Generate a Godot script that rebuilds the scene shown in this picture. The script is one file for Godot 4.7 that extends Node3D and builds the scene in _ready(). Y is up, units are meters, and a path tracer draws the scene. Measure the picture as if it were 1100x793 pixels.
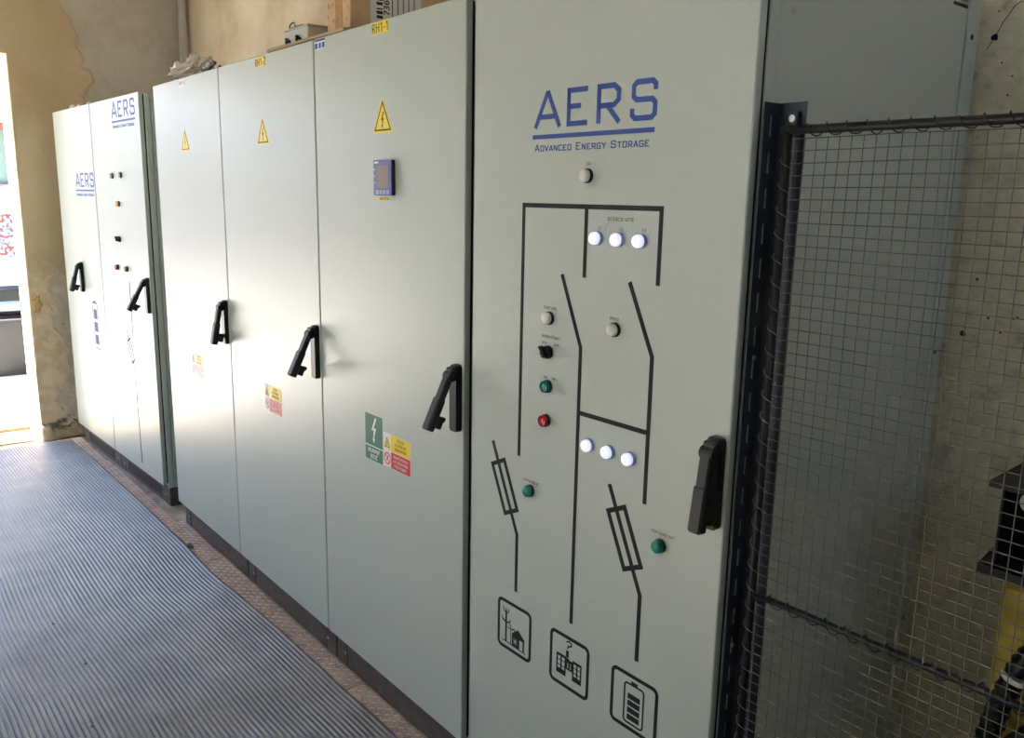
extends Node3D

var M := {}
var taken := {}
var rng := RandomNumberGenerator.new()

# ---------------------------------------------------------------- helpers
func mb() -> SurfaceTool:
	var st := SurfaceTool.new()
	st.begin(Mesh.PRIMITIVE_TRIANGLES)
	st.set_smooth_group(-1)
	return st

func build(st: SurfaceTool, called: String, m: Material, parent: Node) -> MeshInstance3D:
	st.generate_normals()
	var o := MeshInstance3D.new()
	o.mesh = st.commit()
	o.material_override = m
	if parent == self:
		o.name = numbered(called)
	else:
		o.name = called
	parent.add_child(o, true)
	return o

func numbered(called: String) -> String:
	var n: int = taken.get(called, 0)
	taken[called] = n + 1
	return called if n == 0 else "%s_%03d" % [called, n]

func tag(o: Node, label: String, category: String, group := "", kind := "") -> void:
	o.set_meta("label", label)
	if category != "":
		o.set_meta("category", category)
	if group != "":
		o.set_meta("group", group)
	if kind != "":
		o.set_meta("kind", kind)

func thing(called: String, label: String, category: String, at := Vector3.ZERO, turn := 0.0, group := "") -> Node3D:
	var o := Node3D.new()
	o.name = numbered(called)
	add_child(o)
	o.position = at
	o.rotation.y = turn
	tag(o, label, category, group)
	return o

func struct(called: String, st: SurfaceTool, m: Material, label: String) -> MeshInstance3D:
	var o := build(st, called, m, self)
	tag(o, label, "", "", "structure")
	return o

func face(st: SurfaceTool, pts: Array, inside: Vector3) -> void:
	var a: Vector3 = pts[0]
	var nrm: Vector3 = (pts[1] - a).cross(pts[2] - a)
	var mid := Vector3.ZERO
	for q in pts:
		mid += q
	mid /= pts.size()
	var flip: bool = nrm.dot(mid - inside) > 0.0
	for i in range(1, pts.size() - 1):
		st.add_vertex(a)
		if flip:
			st.add_vertex(pts[i + 1]); st.add_vertex(pts[i])
		else:
			st.add_vertex(pts[i]); st.add_vertex(pts[i + 1])

# a box with chamfered edges; t places it
func bx(st: SurfaceTool, c: Vector3, s: Vector3, b := 0.0, t := Transform3D.IDENTITY) -> void:
	var h := s * 0.5
	var mid := t * c
	if b <= 0.0:
		for ax in 3:
			for sg in [-1.0, 1.0]:
				var u := (ax + 1) % 3
				var v := (ax + 2) % 3
				var q := []
				for k in [[-1, -1], [1, -1], [1, 1], [-1, 1]]:
					var d := Vector3.ZERO
					d[ax] = sg * h[ax]; d[u] = k[0] * h[u]; d[v] = k[1] * h[v]
					q.append(t * (c + d))
				face(st, q, mid)
		return
	for ax in 3:
		var u := (ax + 1) % 3
		var v := (ax + 2) % 3
		for sg in [-1.0, 1.0]:
			var q := []
			for k in [[-1, -1], [1, -1], [1, 1], [-1, 1]]:
				var d := Vector3.ZERO
				d[ax] = sg * h[ax]; d[u] = k[0] * (h[u] - b); d[v] = k[1] * (h[v] - b)
				q.append(t * (c + d))
			face(st, q, mid)
		for k in [[-1, -1], [1, -1], [1, 1], [-1, 1]]:   # edges along ax
			var q := []
			for e in [[0, -1], [0, 1], [1, 1], [1, -1]]:
				var d := Vector3.ZERO
				d[ax] = e[1] * (h[ax] - b)
				d[u] = k[0] * (h[u] - (b if e[0] == 1 else 0.0))
				d[v] = k[1] * (h[v] - (0.0 if e[0] == 1 else b))
				q.append(t * (c + d))
			face(st, q, mid)
	for sx in [-1, 1]:
		for sy in [-1, 1]:
			for sz in [-1, 1]:
				var sgn := Vector3(sx, sy, sz)
				var q := []
				for ax in 3:
					var d := h - Vector3(b, b, b)
					d[ax] = h[ax]
					q.append(t * (c + d * sgn))
				face(st, q, mid)

# box from corner to corner
func bb(st: SurfaceTool, a: Vector3, b: Vector3, ch := 0.0, t := Transform3D.IDENTITY) -> void:
	bx(st, (a + b) * 0.5, (b - a).abs(), ch, t)

# flat shape of the xy plane between z0 and z1
func poly(st: SurfaceTool, pts: PackedVector2Array, z0: float, z1: float) -> void:
	var tri := Geometry2D.triangulate_polygon(pts)
	var far := Vector3(0, 0, -1000)
	for i in range(0, tri.size(), 3):
		var q := []
		for k in 3:
			q.append(Vector3(pts[tri[i + k]].x, pts[tri[i + k]].y, z1))
		face(st, q, far)
	var n := pts.size()
	var cw := Geometry2D.is_polygon_clockwise(pts)
	for i in n:
		var a := pts[i]
		var b := pts[(i + 1) % n]
		var d := (b - a).orthogonal() * (1.0 if cw else -1.0)
		var m3 := Vector3((a.x + b.x) / 2, (a.y + b.y) / 2, (z0 + z1) / 2)
		face(st, [Vector3(a.x, a.y, z0), Vector3(b.x, b.y, z0), Vector3(b.x, b.y, z1), Vector3(a.x, a.y, z1)], m3 + Vector3(d.x, d.y, 0))

func rect(st: SurfaceTool, x0: float, y0: float, x1: float, y1: float, z0: float, z1: float) -> void:
	bb(st, Vector3(x0, y0, z0), Vector3(x1, y1, z1))

# strip of even width along a line in the xy plane, mitred at the bends
func ribbon(st: SurfaceTool, pts: PackedVector2Array, w: float, z0: float, z1: float, closed := false) -> void:
	var n := pts.size()
	var lft := []
	var rgt := []
	for i in n:
		var dprev := Vector2.ZERO
		var dnext := Vector2.ZERO
		if closed or i > 0:
			dprev = (pts[i] - pts[(i - 1 + n) % n]).normalized()
		if closed or i < n - 1:
			dnext = (pts[(i + 1) % n] - pts[i]).normalized()
		if dprev == Vector2.ZERO: dprev = dnext
		if dnext == Vector2.ZERO: dnext = dprev
		var tang := (dprev + dnext).normalized()
		var nn := Vector2(-tang.y, tang.x)
		var k: float = 1.0 / max(0.35, nn.dot(Vector2(-dprev.y, dprev.x)))
		lft.append(pts[i] + nn * w * 0.5 * k)
		rgt.append(pts[i] - nn * w * 0.5 * k)
	for i in (n if closed else n - 1):
		var j := (i + 1) % n
		poly(st, PackedVector2Array([lft[i], lft[j], rgt[j], rgt[i]]), z0, z1)

func round_rect(x0: float, y0: float, x1: float, y1: float, r: float, k := 4) -> PackedVector2Array:
	var o := PackedVector2Array()
	var cs := [[x1 - r, y1 - r, 0], [x0 + r, y1 - r, 90], [x0 + r, y0 + r, 180], [x1 - r, y0 + r, 270]]
	for c in cs:
		for i in k + 1:
			var a := deg_to_rad(c[2] + 90.0 * i / k)
			o.append(Vector2(c[0] + cos(a) * r, c[1] + sin(a) * r))
	return o

# profile of [radius, height] turned round local z of t
func lathe(st: SurfaceTool, prof: Array, n: int, t: Transform3D) -> void:
	for i in prof.size() - 1:
		var p = prof[i]
		var q = prof[i + 1]
		for k in n:
			var a0 := TAU * k / n
			var a1 := TAU * (k + 1) / n
			var pts := []
			for e in [[p, a0], [p, a1], [q, a1], [q, a0]]:
				pts.append(t * Vector3(e[0][0] * cos(e[1]), e[0][0] * sin(e[1]), e[0][1]))
			if p[0] < 1e-6:
				pts.remove_at(1)
			elif q[0] < 1e-6:
				pts.remove_at(2)
			var inner: Vector3 = t * Vector3(0, 0, (p[1] + q[1]) / 2 - (q[0] - p[0]) * -1.0 * signf(q[1] - p[1] + 1e-9) * 0.0)
			if absf(p[1] - q[1]) < 1e-5:
				inner = t * Vector3(0, 0, p[1] + (-1.0 if q[0] < p[0] else 1.0))
			face(st, pts, inner)

func tube(st: SurfaceTool, path: Array, r: float, n := 8, caps := true) -> void:
	var rings := []
	var upv := Vector3.UP
	for i in path.size():
		var d: Vector3
		if i == 0: d = path[1] - path[0]
		elif i == path.size() - 1: d = path[i] - path[i - 1]
		else: d = path[i + 1] - path[i - 1]
		d = d.normalized()
		if absf(d.dot(upv)) > 0.98:
			upv = Vector3.RIGHT
		var s := d.cross(upv).normalized()
		upv = s.cross(d).normalized()
		var ring := []
		for k in n:
			var a := TAU * k / n
			ring.append(path[i] + (s * cos(a) + upv * sin(a)) * r)
		rings.append(ring)
	for i in path.size() - 1:
		var mid: Vector3 = (path[i] + path[i + 1]) / 2
		for k in n:
			var k2 := (k + 1) % n
			face(st, [rings[i][k], rings[i][k2], rings[i + 1][k2], rings[i + 1][k]], mid)
	if caps:
		face(st, rings[0], path[1])
		face(st, rings[-1], path[-2])

func text_part(txt: String, h: float, m: Material, parent: Node, at: Vector3, called := "lettering", turn := Vector3.ZERO, bold := false, squeeze := 1.0) -> MeshInstance3D:
	var t := TextMesh.new()
	var f := SystemFont.new()
	f.font_names = PackedStringArray(["Droid Sans"])
	if bold: f.font_weight = 700
	t.font = f
	t.font_size = 64
	t.pixel_size = h / 46.0
	t.depth = 0.0004
	t.curve_step = 4.0
	t.text = txt
	var o := MeshInstance3D.new()
	o.mesh = t
	o.material_override = m
	o.name = called
	parent.add_child(o, true)
	o.position = at
	o.rotation = turn
	o.scale = Vector3(squeeze, 1, 1)
	return o

func noise_tex(freq: float, c0: Color, c1: Color, seed_: int, oct := 4, size := 512, stops: Array = [], kind := FastNoiseLite.TYPE_SIMPLEX_SMOOTH) -> NoiseTexture2D:
	var n := FastNoiseLite.new()
	n.seed = seed_
	n.noise_type = kind
	n.frequency = freq
	n.fractal_octaves = oct
	var t := NoiseTexture2D.new()
	t.width = size; t.height = size
	t.seamless = true
	t.noise = n
	var g := Gradient.new()
	if stops.is_empty():
		g.offsets = PackedFloat32Array([0.2, 0.8]); g.colors = PackedColorArray([c0, c1])
	else:
		var off := PackedFloat32Array()
		var col := PackedColorArray()
		for s in stops:
			off.append(s[0]); col.append(s[1])
		g.offsets = off; g.colors = col
	t.color_ramp = g
	return t

func bump_tex(freq: float, strength: float, seed_: int, oct := 3, size := 512) -> NoiseTexture2D:
	var n := FastNoiseLite.new()
	n.seed = seed_
	n.noise_type = FastNoiseLite.TYPE_SIMPLEX_SMOOTH
	n.frequency = freq
	n.fractal_octaves = oct
	var t := NoiseTexture2D.new()
	t.width = size; t.height = size
	t.seamless = true
	t.noise = n
	t.as_normal_map = true
	t.bump_strength = strength
	return t

func mat(c: Color, rough: float, metal := 0.0) -> StandardMaterial3D:
	var m := StandardMaterial3D.new()
	m.albedo_color = c
	m.roughness = rough
	m.metallic = metal
	return m

func tri(m: StandardMaterial3D, scale: float, alb: Texture2D, nrm: Texture2D = null, ns := 1.0) -> StandardMaterial3D:
	m.uv1_triplanar = true
	m.uv1_world_triplanar = true
	m.uv1_scale = Vector3.ONE * scale
	if alb:
		m.albedo_texture = alb
		m.albedo_color = Color.WHITE
	if nrm:
		m.normal_enabled = true
		m.normal_texture = nrm
		m.normal_scale = ns
	return m

# ---------------------------------------------------------------- the scene
func _ready() -> void:
	rng.seed = 7
	# camera
	var cam := Camera3D.new()
	cam.fov = 47.172
	cam.near = 0.02
	cam.far = 300.0
	var fwd := Vector3(-0.75913, -0.19732, -0.62038).normalized()
	var rgt0 := Vector3(0.63254, 0, -0.77453)
	var roll := 0.018906
	var yaw := 0.88591
	var pit := 0.19863
	fwd = Vector3(-sin(yaw) * cos(pit), -sin(pit), -cos(yaw) * cos(pit))
	rgt0 = Vector3(cos(yaw), 0, -sin(yaw))
	var up0 := rgt0.cross(fwd)
	var rr := rgt0 * cos(roll) + up0 * sin(roll)
	var uu := up0 * cos(roll) - rgt0 * sin(roll)
	cam.transform = Transform3D(Basis(rr, uu, -fwd), Vector3(1.7097, 1.6146, 1.2407))
	add_child(cam)
	cam.current = true
	# sky, sun, exposure
	var env := Environment.new()
	var sk := Sky.new()
	var pm := ProceduralSkyMaterial.new()
	pm.sky_top_color = Color(0.58, 0.74, 1.0)
	pm.sky_horizon_color = Color(0.97, 0.98, 1.0)
	pm.ground_bottom_color = Color(0.55, 0.52, 0.48)
	pm.ground_horizon_color = Color(0.8, 0.8, 0.78)
	pm.sky_energy_multiplier = 1.0
	pm.energy_multiplier = 6.0
	sk.sky_material = pm
	env.background_mode = Environment.BG_SKY
	env.sky = sk
	env.tonemap_mode = Environment.TONE_MAPPER_LINEAR
	env.tonemap_exposure = 0.94
	env.sdfgi_enabled = true
	env.ssao_enabled = true
	env.ssil_enabled = true
	var we := WorldEnvironment.new()
	we.environment = env
	add_child(we)
	var sun := DirectionalLight3D.new()
	sun.name = "sun"
	sun.light_color = Color(1.0, 0.975, 0.93)
	sun.light_energy = 36.0
	sun.light_angular_distance = 0.6
	sun.shadow_enabled = true
	add_child(sun)
	sun.look_at_from_position(Vector3.ZERO, Vector3(0.12, -0.75, -0.65), Vector3.UP)

	make_materials()
	make_room()
	make_cabinets()
	make_fence()
	make_machine()
	make_top_things()
	make_floor_things()
	make_outside()

func make_materials() -> void:
	var peel := bump_tex(0.09, 2.0, 11, 2)
	M.paint = tri(mat(Color(0.7, 0.74, 0.71), 0.29), 5.0, null, peel, 0.6)
	M.paint.metallic_specular = 0.68
	M.plinth = tri(mat(Color(0.2, 0.195, 0.19), 0.5), 2.0, noise_tex(0.02, Color(0.25, 0.24, 0.23), Color(0.33, 0.315, 0.3), 5))
	M.slot = mat(Color(0.06, 0.06, 0.06), 0.8)
	M.black = mat(Color(0.055, 0.055, 0.06), 0.42)
	M.tape = mat(Color(0.02, 0.02, 0.022), 0.75)
	M.blue = mat(Color(0.07, 0.25, 0.58), 0.5)
	M.navy = mat(Color(0.16, 0.15, 0.36), 0.75)
	M.ink = mat(Color(0.08, 0.08, 0.08), 0.6)
	M.yellow = mat(Color(0.93, 0.83, 0.2), 0.4)
	M.red = mat(Color(0.78, 0.12, 0.14), 0.4)
	M.green = mat(Color(0.16, 0.42, 0.34), 0.4)
	M.white = mat(Color(0.9, 0.9, 0.88), 0.4)
	M.label = mat(Color(0.74, 0.76, 0.72), 0.5)
	M.steel = mat(Color(0.7, 0.7, 0.7), 0.35, 0.9)
	M.lens_white = mat(Color(0.88, 0.88, 0.86), 0.25)
	M.lens_green = mat(Color(0.04, 0.5, 0.43), 0.22)
	M.lens_red = mat(Color(0.75, 0.08, 0.12), 0.22)
	M.lens_yellow = mat(Color(0.9, 0.6, 0.08), 0.25)
	M.lens_lit = mat(Color(0.9, 0.92, 1.0), 0.3)
	M.lens_lit.emission_enabled = true
	M.lens_lit.emission = Color(0.86, 0.89, 1.0)
	M.lens_lit.emission_energy_multiplier = 0.85
	M.lens_rim = mat(Color(0.6, 0.66, 0.85), 0.3)
	M.meter_blue = mat(Color(0.36, 0.38, 0.68), 0.35)
	M.meter_screen = mat(Color(0.6, 0.56, 0.56), 0.15)
	M.meter_key = mat(Color(0.62, 0.72, 0.82), 0.4)
	# plaster, concrete
	var pn := bump_tex(0.02, 6.0, 21, 5)
	M.wall_back = tri(mat(Color.WHITE, 0.9), 0.35, noise_tex(0.005, Color(0.7, 0.62, 0.53), Color(0.8, 0.72, 0.62), 31, 5, 1024, [[0.0, Color(0.74, 0.67, 0.57)], [0.35, Color(0.84, 0.77, 0.67)], [0.6, Color(0.87, 0.8, 0.71)], [1.0, Color(0.91, 0.86, 0.77)]]), pn, 0.18)
	M.wall_olive = tri(mat(Color.WHITE, 0.9), 0.9, noise_tex(0.02, Color.WHITE, Color.WHITE, 39, 6, 1024, [[0.0, Color(0.62, 0.6, 0.5)], [0.2, Color(0.8, 0.78, 0.67)], [0.34, Color(0.87, 0.85, 0.75)], [0.7, Color(0.9, 0.88, 0.78)], [1.0, Color(0.93, 0.92, 0.84)]]), pn, 0.45)
	M.wall_room = tri(mat(Color.WHITE, 0.9), 0.7, noise_tex(0.006, Color(0.8, 0.78, 0.73), Color(0.87, 0.85, 0.8), 32, 5), pn, 0.5)
	M.ceiling = tri(mat(Color.WHITE, 0.9), 0.5, noise_tex(0.008, Color(0.86, 0.86, 0.84), Color(0.92, 0.92, 0.9), 33, 4))
	M.concrete = tri(mat(Color.WHITE, 0.85), 0.8, noise_tex(0.01, Color(0.5, 0.47, 0.42), Color(0.68, 0.65, 0.6), 34, 5), pn, 0.4)
	M.plaster = tri(mat(Color.WHITE, 0.92), 2.0, null, pn, 0.25)
	M.plaster.vertex_color_use_as_albedo = true
	M.reveal = tri(mat(Color.WHITE, 0.9), 1.2, noise_tex(0.01, Color(0.78, 0.68, 0.52), Color(0.88, 0.8, 0.66), 35, 4), pn, 0.5)
	M.rubber = tri(mat(Color.WHITE, 0.37), 0.9, noise_tex(0.008, Color(0.42, 0.42, 0.425), Color(0.5, 0.495, 0.495), 36, 5), bump_tex(0.1, 2.0, 37), 0.25)
	M.tread = tri(mat(Color.WHITE, 0.55, 0.0), 1.6, noise_tex(0.012, Color(0.64, 0.57, 0.53), Color(0.76, 0.69, 0.64), 38, 5))
	M.tread_worn = tri(mat(Color.WHITE, 0.45, 0.2), 1.6, noise_tex(0.012, Color(0.74, 0.68, 0.63), Color(0.86, 0.8, 0.75), 40, 5))
	M.pipe = mat(Color(0.72, 0.7, 0.66), 0.5)
	M.crack = mat(Color(0.12, 0.11, 0.09), 0.95)
	M.rust = mat(Color(0.3, 0.16, 0.09), 0.9)
	# fence, machine
	M.post = mat(Color(0.16, 0.19, 0.24), 0.5, 0.2)
	M.rail = mat(Color(0.07, 0.07, 0.07), 0.5, 0.2)
	M.wire = mat(Color(0.42, 0.42, 0.4), 0.5, 0.3)
	M.machine_yellow = tri(mat(Color.WHITE, 0.55), 2.0, noise_tex(0.01, Color(0.62, 0.54, 0.16), Color(0.74, 0.66, 0.25), 41, 4))
	M.hose = mat(Color(0.04, 0.04, 0.045), 0.45)
	# carton and so on
	M.card = tri(mat(Color.WHITE, 0.85), 1.5, noise_tex(0.02, Color(0.76, 0.63, 0.47), Color(0.82, 0.69, 0.53), 42, 4))
	M.tape_clear = tri(mat(Color.WHITE, 0.25), 1.5, noise_tex(0.02, Color(0.66, 0.52, 0.37), Color(0.72, 0.57, 0.41), 43, 4))
	M.board = mat(Color(0.72, 0.64, 0.48), 0.7)
	M.box_grey = mat(Color(0.78, 0.77, 0.74), 0.5)
	M.film = mat(Color(0.92, 0.89, 0.83, 0.5), 0.2)
	M.film.transparency = BaseMaterial3D.TRANSPARENCY_ALPHA
	M.glass = mat(Color(0.95, 0.97, 0.97, 0.12), 0.03)
	M.glass.transparency = BaseMaterial3D.TRANSPARENCY_ALPHA
	M.win_frame = mat(Color(0.7, 0.7, 0.68), 0.5)
	# outside
	M.yard = tri(mat(Color.WHITE, 0.9), 0.3, noise_tex(0.01, Color(0.7, 0.69, 0.67), Color(0.79, 0.78, 0.76), 51, 4))
	M.shed = mat(Color(0.34, 0.42, 0.38), 0.6)
	M.pink = mat(Color(0.6, 0.33, 0.36), 0.6)
	M.rusty = tri(mat(Color.WHITE, 0.8), 2.0, noise_tex(0.015, Color(0.36, 0.17, 0.12), Color(0.5, 0.27, 0.2), 52, 5))
	M.blue_board = tri(mat(Color.WHITE, 0.75), 3.0, noise_tex(0.012, Color.WHITE, Color.WHITE, 53, 5, 512, [[0.0, Color(0.36, 0.18, 0.13)], [0.42, Color(0.4, 0.24, 0.2)], [0.5, Color(0.4, 0.48, 0.66)], [1.0, Color(0.5, 0.58, 0.74)]]))
	M.dark = mat(Color(0.03, 0.03, 0.033), 0.7)
	M.pale = mat(Color(0.8, 0.79, 0.77), 0.7)
	M.foam = mat(Color(0.8, 0.68, 0.46), 0.85)

# ---------------------------------------------------------------- room
const WX := -4.38     # inner face of the far wall
const WZ := -0.84     # inner face of the back wall
const RX := 3.4
const FZ := 4.2
const CY := 3.5
const DZ0 := 0.235    # doorway
const DZ1 := 2.15
const DY := 2.42

func make_room() -> void:
	var st := mb()
	bb(st, Vector3(WX - 0.37, -0.2, WZ - 0.3), Vector3(RX + 0.3, -0.004, FZ + 0.3))
	struct("floor", st, M.concrete, "pale grey concrete floor of the switch room")
	st = mb()
	bb(st, Vector3(WX - 0.37, CY, WZ - 0.3), Vector3(RX + 0.3, CY + 0.2, FZ + 0.3))
	struct("ceiling", st, M.ceiling, "plain plastered ceiling of the switch room")
	# back wall with its marks
	st = mb()
	bb(st, Vector3(WX - 0.37, -0.004, WZ - 0.3), Vector3(RX + 0.3, CY, WZ))
	var wb := struct("wall_back", st, M.wall_back, "stained beige plaster wall behind the cabinets")
	st = mb()
	bb(st, Vector3(0.3, 0, WZ), Vector3(RX, CY, WZ + 0.003))
	build(st, "plaster", M.wall_olive, wb)
	st = mb()
	var cr := PackedVector2Array([Vector2(0.886, 2.055), Vector2(0.872, 2.047), Vector2(0.862, 2.03), Vector2(0.853, 2.018), Vector2(0.846, 2.003), Vector2(0.84, 1.988), Vector2(0.832, 1.975), Vector2(0.824, 1.962)])
	ribbon(st, cr, 0.0016, WZ + 0.003, WZ + 0.0036)
	build(st, "crack", M.crack, wb)
	var spots := [[0.838, 1.985, 0.007], [0.849, 1.323, 0.007], [0.866, 1.452, 0.004], [0.9, 1.365, 0.004], [0.955, 1.37, 0.003], [0.93, 1.335, 0.003], [0.86, 1.93, 0.002], [0.885, 1.9, 0.002], [0.88, 1.86, 0.0025], [0.962, 1.372, 0.003], [0.84, 2.04, 0.002]]
	for i in spots.size():
		var s = spots[i]
		st = mb()
		var pts := PackedVector2Array()
		for k in 9:
			var a := TAU * k / 9
			var r: float = s[2] * rng.randf_range(0.7, 1.3)
			pts.append(Vector2(s[0] + cos(a) * r, s[1] + sin(a) * r))
		poly(st, pts, WZ + 0.003, WZ + 0.0037)
		build(st, "hole" if i < 2 else "rust_spot", M.crack if i < 2 else M.rust, wb)
	# right and front walls
	st = mb()
	var cz0 := -0.4
	var cz1 := 1.4
	var cy0 := 2.65
	var cy1 := 3.3
	bb(st, Vector3(RX, -0.004, WZ), Vector3(RX + 0.3, cy0, FZ + 0.3))
	bb(st, Vector3(RX, cy1, WZ), Vector3(RX + 0.3, CY, FZ + 0.3))
	bb(st, Vector3(RX, cy0, WZ), Vector3(RX + 0.3, cy1, cz0))
	bb(st, Vector3(RX, cy0, cz1), Vector3(RX + 0.3, cy1, FZ + 0.3))
	struct("wall_right", st, M.wall_room, "plain plaster end wall of the switch room")
	var cw := Node3D.new()
	cw.name = "window_3"
	add_child(cw)
	tag(cw, "wide low window high up in the end wall", "", "", "structure")
	st = mb()
	for z in [cz0 + 0.025, (cz0 + cz1) / 2, cz1 - 0.025]:
		bx(st, Vector3(RX + 0.2, (cy0 + cy1) / 2, z), Vector3(0.05, cy1 - cy0, 0.05))
	for y in [cy0 + 0.025, cy1 - 0.025]:
		bx(st, Vector3(RX + 0.2, y, (cz0 + cz1) / 2), Vector3(0.049, 0.05, cz1 - cz0))
	build(st, "window_frame", M.win_frame, cw)
	for k in 2:
		st = mb()
		bx(st, Vector3(RX + 0.2, (cy0 + cy1) / 2, lerpf(cz0, cz1, 0.25 + 0.5 * k)), Vector3(0.004, cy1 - cy0 - 0.06, (cz1 - cz0) / 2 - 0.04))
		build(st, "pane", M.glass, cw)
	# front wall with two windows
	var wins := [[-1.9, -1.05], [-0.75, 0.1]]
	var y0 := 0.55
	var y1 := 3.0
	st = mb()
	bb(st, Vector3(WX - 0.37, -0.004, FZ), Vector3(RX + 0.3, y0, FZ + 0.3))
	bb(st, Vector3(WX - 0.37, y1, FZ), Vector3(RX + 0.3, CY, FZ + 0.3))
	var prev := WX - 0.37
	for w in wins:
		bb(st, Vector3(prev, y0, FZ), Vector3(w[0], y1, FZ + 0.3))
		prev = w[1]
	bb(st, Vector3(prev, y0, FZ), Vector3(RX + 0.3, y1, FZ + 0.3))
	struct("wall_front", st, M.wall_room, "plaster wall with tall windows facing the cabinets")
	for i in wins.size():
		var w = wins[i]
		var x0: float = w[0]
		var x1: float = w[1]
		var root := Node3D.new()
		root.name = "window_%d" % (i + 1)
		add_child(root)
		tag(root, "tall steel framed window in the wall facing the cabinets", "", "windows of the front wall", "structure")
		st = mb()
		for x in [x0 + 0.025, (x0 + x1) / 2, x1 - 0.025]:
			bx(st, Vector3(x, (y0 + y1) / 2, FZ + 0.2), Vector3(0.05, y1 - y0, 0.05))
		for y in [y0 + 0.025, (y0 + y1) / 2, y1 - 0.025]:
			bx(st, Vector3((x0 + x1) / 2, y, FZ + 0.2), Vector3(x1 - x0, 0.05, 0.049))
		build(st, "window_frame", M.win_frame, root)
		for px in 2:
			for py in 2:
				st = mb()
				var hw := (x1 - x0) / 2
				var hh := (y1 - y0) / 2
				bx(st, Vector3(x0 + hw * (px + 0.5), y0 + hh * (py + 0.5), FZ + 0.2), Vector3(hw - 0.03, hh - 0.03, 0.004))
				build(st, "pane", M.glass, root)
	# far wall: masonry behind, crumbling plaster skin in front
	st = mb()
	bb(st, Vector3(WX - 0.37, -0.004, WZ), Vector3(WX - 0.036, CY, DZ0))
	bb(st, Vector3(WX - 0.37, DY, DZ0), Vector3(WX - 0.036, CY, DZ1))
	bb(st, Vector3(WX - 0.37, -0.004, DZ1), Vector3(WX - 0.012, CY, FZ))
	var wf := struct("wall_far", st, M.reveal, "old plastered end wall with the open doorway")
	build(plaster_skin(), "plaster", M.plaster, wf)
	st = mb()
	bb(st, Vector3(WX - 0.04, DY, 0.7), Vector3(WX, CY, DZ1))
	bb(st, Vector3(WX - 0.04, 0, DZ1), Vector3(WX, CY, FZ))
	build(st, "plaster", M.wall_room, wf)
	# threshold of the doorway
	st = mb()
	bb(st, Vector3(WX - 0.37, -0.004, DZ0), Vector3(WX - 0.02, 0.006, DZ1), 0.003)
	var th := struct("trim_1", st, M.reveal, "worn stone threshold of the open doorway")
	st = mb()
	bb(st, Vector3(WX - 0.36, 0.006, DZ0 + 0.02), Vector3(WX - 0.31, 0.03, DZ1 - 0.02), 0.004)
	build(st, "door_rail", M.rusty, th)
	# pipe in the corner
	var pipe := thing("corner_pipe", "thin grey conduit running up the corner above the cabinets", "pipe", Vector3(-4.31, 0, -0.795))
	st = mb()
	st.set_smooth_group(0)
	tube(st, [Vector3(0, 0.0, 0), Vector3(0, CY, 0)], 0.028, 14)
	build(st, "conduit", M.pipe, pipe)
	for y in [0.9, 1.9, 2.95]:
		st = mb()
		bb(st, Vector3(-0.035, y, -0.045), Vector3(0.035, y + 0.02, 0.031), 0.003)
		build(st, "clamp", M.steel, pipe)
	# yellow foam by the door jamb
	var fm := thing("foam_lump", "crumbly tan foam lump stuck to the door jamb", "foam", Vector3(WX + 0.002, 0.86, 0.205))
	st = mb()
	st.set_smooth_group(0)
	blob(st, Vector3(0, 0.04, 0), Vector3(0.012, 0.05, 0.028), 0.5, 61, 14, 20)
	build(st, "lump", M.foam, fm)
	for k in 5:
		st = mb()
		var pth := []
		for j in 6:
			pth.append(Vector3(0.012 + 0.006 * j, 0.03 + 0.02 * k - 0.015 * j * j * 0.2, -0.02 - 0.011 * j * (0.5 + 0.3 * k)))
		tube(st, pth, 0.0015, 4)
		build(st, "fibre", M.foam, fm)

func blob(st: SurfaceTool, c: Vector3, r: Vector3, rough: float, seed_: int, nu: int, nv: int) -> void:
	var n := FastNoiseLite.new()
	n.seed = seed_
	n.frequency = 0.9
	n.fractal_octaves = 3
	var grid := []
	for i in nu + 1:
		var row := []
		var th := PI * i / nu
		for j in nv:
			var ph := TAU * j / nv
			var d := Vector3(sin(th) * cos(ph), cos(th), sin(th) * sin(ph))
			var k := 1.0 + rough * n.get_noise_3d(d.x * 2.0, d.y * 2.0, d.z * 2.0) * 2.0
			row.append(c + d * r * k)
		grid.append(row)
	for i in nu:
		for j in nv:
			var j2 := (j + 1) % nv
			if i == 0:
				face(st, [grid[0][0], grid[1][j], grid[1][j2]], c)
			elif i == nu - 1:
				face(st, [grid[i][j], grid[i][j2], grid[nu][0]], c)
			else:
				face(st, [grid[i][j], grid[i][j2], grid[i + 1][j2], grid[i + 1][j]], c)

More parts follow.
